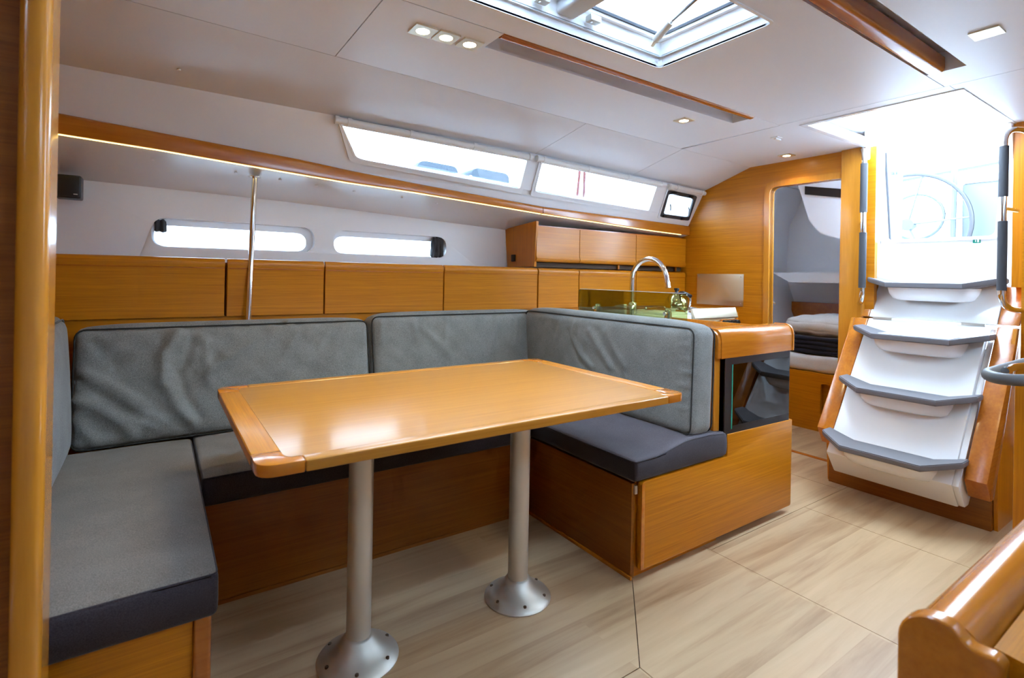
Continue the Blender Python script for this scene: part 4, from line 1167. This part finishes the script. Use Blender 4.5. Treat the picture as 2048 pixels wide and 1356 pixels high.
obj('body', box(.89, 2.05, -.40, .20, .02, .49), 'wood_x', nv)
ns = obj('nav_seat_cushion', xf(rbox((.40, .25, .04), .02, (10, 10, 3)), Matrix.Translation((1.32, -.10, .622)) @ Matrix.Rotation(.09, 4, 'X')), 'fab', label='grey cushion edge in the bottom corner of the picture', cat='cushion')
gh = thing('padded_handle', (2.2, .47, .76), 'grey padded loop handle at the picture edge before the stairs', 'handle')
lp = [(2.55, .50, .785)] + [Vector((2.16 + .11 * math.cos(a), .445 + .055 * math.sin(a), .785)) for a in [PI * (.5 + k / 10) for k in range(11)]] + [(2.55, .385, .785)]
obj('loop', tube(lp, .017, 14), 'grey_rub', gh)
obj('inner_fitting', tube([(2.14, .462, .798), (2.20, .455, .806), (2.30, .445, .803)], .011, 10), 'chrome', gh)
obj('mount', box(2.50, 2.56, .37, .515, .0, .80, .01), 'wood_z', gh)

# ------------------------------------------------------------------ outside: cockpit and marina
obj('water', box(-60, 60, -60, 60, -.75, -.70), 'water', label='dark harbour water around the boat', cat='water', kind='structure')
ck_ = obj('cockpit_sole', box(3.52, 4.80, .25, 1.295, .98, 1.02), 'gel', label='white cockpit floor outside the companionway', cat='floor', kind='structure')
obj('cockpit_floor', box(4.82, 7.2, -.4, 2.6, .90, 1.02), 'gel', label='white after deck around the steering wheel', cat='floor', kind='structure')
wh = thing('helm_wheel', (5.4, 1.75, 1.02), 'large grey steering wheel standing in the cockpit', 'steering wheel')
wc = Vector((5.2, 1.745, 1.55))
obj('rim', tube([wc + Vector((.0, .418 * math.cos(a), .418 * math.sin(a))) for a in [2 * PI * k / 48 for k in range(48)]], .016, 10, closed=True), 'black', wh)
for k in range(5):
    a = 2 * PI * k / 5 + .55
    obj('spoke', tube([wc, wc + Vector((0, .41 * math.cos(a), .41 * math.sin(a)))], .008, 8), 'dark_paint', wh)
obj('hub', lathe([(.05, -.03), (.05, .03)], wc, 18, 'x'), 'dark_paint', wh)
obj('pedestal', box(5.34, 5.60, 1.62, 1.88, 1.02, 1.60, .03), 'gel', wh)
obj('axle', tube([(5.2, 1.745, 1.55), (5.36, 1.745, 1.55)], .02, 10), 'dark_paint', wh)
w2 = thing('mooring_ring', (5.3, 1.72, 1.02), 'thin pale hoop behind the companionway opening', 'hoop')
c2 = Vector((5.3, 1.72, 1.62))
obj('hoop', tube([c2 + Vector((0, .19 * math.cos(a), .19 * math.sin(a))) for a in [2 * PI * k / 36 for k in range(36)]], .012, 8, closed=True), 'dark_paint', w2)
obj('stem', tube([(5.3, 1.72, 1.02), (5.3, 1.72, 1.43)], .012, 8), 'dark_paint', w2)
ls = thing('cockpit_locker', (5.5, 1.33, 1.02), 'white cockpit box seen through the companionway', 'locker')
obj('box', box(5.3, 5.7, 1.05, 1.42, 1.02, 1.86, .02), 'dark_paint', ls)
obj('lid', box(5.28, 5.72, 1.03, 1.43, 1.86, 1.93, .02), 'gel', ls)
obj('side_post', tube([(5.25, 1.46, 1.02), (5.28, 1.46, 1.98)], .02, 10), 'dark_paint', ls)
rl = thing('stern_rail', (6.3, 1.5, 2.1), 'pale tubular stern rail behind the steering wheel', 'rail')
obj('tube', tube([(6.3, -.2, 2.20), (6.3, 1.2, 2.19), (6.3, 2.4, 2.10)], .022, 10), 'dark_paint', rl)
for y in (-.15, 1.1, 2.35):
    obj('stanchion', tube([(6.3, y, 1.0), (6.3, y, 2.16)], .015, 10), 'dark_paint', rl)
wn = thing('winch', (3.0, 1.42, 1.935), 'grey winch on the roof edge beside the companionway', 'winch')
obj('drum', lathe([(.05, 1.935), (.045, 1.95), (.035, 1.98), (.045, 2.01), (.048, 2.03)], (3.05, 1.40, 0), 24), 'alu', wn)
obj('cap', lathe([(.05, 2.03), (.05, 2.05)], (3.05, 1.40, 0), 24), 'rubber', wn)
def canopy(name, x0, x1, y, z0, z1, lab):
    pts = rnd([(x0, z0), (x1, z0), (x1, z1 - .02), (x0, z1)], [0, 0, .09, .14], 6)
    obj(name, prism('y', pts, y, y + .5, .02), 'cover', label=lab, cat='cover')
canopy('canvas_cover', 2.53, 3.09, 5.75, 1.99, 2.43, 'pale blue grey canvas cover on the next boat, forward of the other')
canopy('canvas_cover', 3.27, 3.86, 5.75, 1.99, 2.44, 'rounded blue grey canvas cover on the next boat, further aft')
gr = thing('guard_rail', (3.0, 5.68, 1.88), 'white tubular guard rail along the next boat', 'rail')
for z in (2.30, 2.19):
    obj('wire', tube([(1.6, 5.68, z + .04), (4.4, 5.68, z - .06)], .008, 8), 'gel', gr)
for x in (2.6, 2.8, 3.0, 3.2):
    obj('post', tube([(x, 5.68, 1.88), (x, 5.68, 2.24), (x + .03, 5.68, 2.30)], .017, 8), 'gel', gr)
obj('side_deck', sweep(lambda x: [(2.56, zb(x) + .012), (3.05, zb(x) - .045), (3.05, zb(x) - .075), (2.56, zb(x) + .002)], [-1.2, -.3, .5, 1.2, 1.9, 2.9, 3.28]), 'gel', label='white side deck outside the cabin windows', cat='deck', kind='structure')
rp = thing('red_rope', (2.66, 2.98, 1.41), 'red striped rope hanging in two lines outside the middle window', 'rope')
obj('strand', tube([(2.645, 2.98, 2.25), (2.636, 2.98, 1.851), (2.613, 2.98, 1.62), (2.60, 2.98, 1.425)], .011, 8), 'red_rope', rp)
obj('strand', tube([(2.687, 2.98, 2.25), (2.687, 2.98, 1.851), (2.685, 2.98, 1.69), (2.67, 2.98, 1.63), (2.665, 2.98, 1.425)], .011, 8), 'red_rope', rp)
bt = thing('neighbour_boat', (.6, 6.0, -.6), 'white hull side of the boat moored alongside seen through the portlights', 'boat')
obj('hull', prism('x', rnd([(6.0, -.6), (5.6, 1.9), (7.4, 2.0), (7.4, -.6)], [0, .1, .1, 0], 4), -3, 8), 'gel', bt)
obj('porthole', lathe([(.075, -.03), (.095, -.02), (.095, .15)], (1.066, 5.74, 1.35), 24, 'y'), 'dark_paint', bt)
obj('rubbing_strake', prism('x', [(5.68, 1.52), (5.60, 1.52), (5.60, 1.58), (5.68, 1.58)], -3, 8), 'dark_paint', bt)
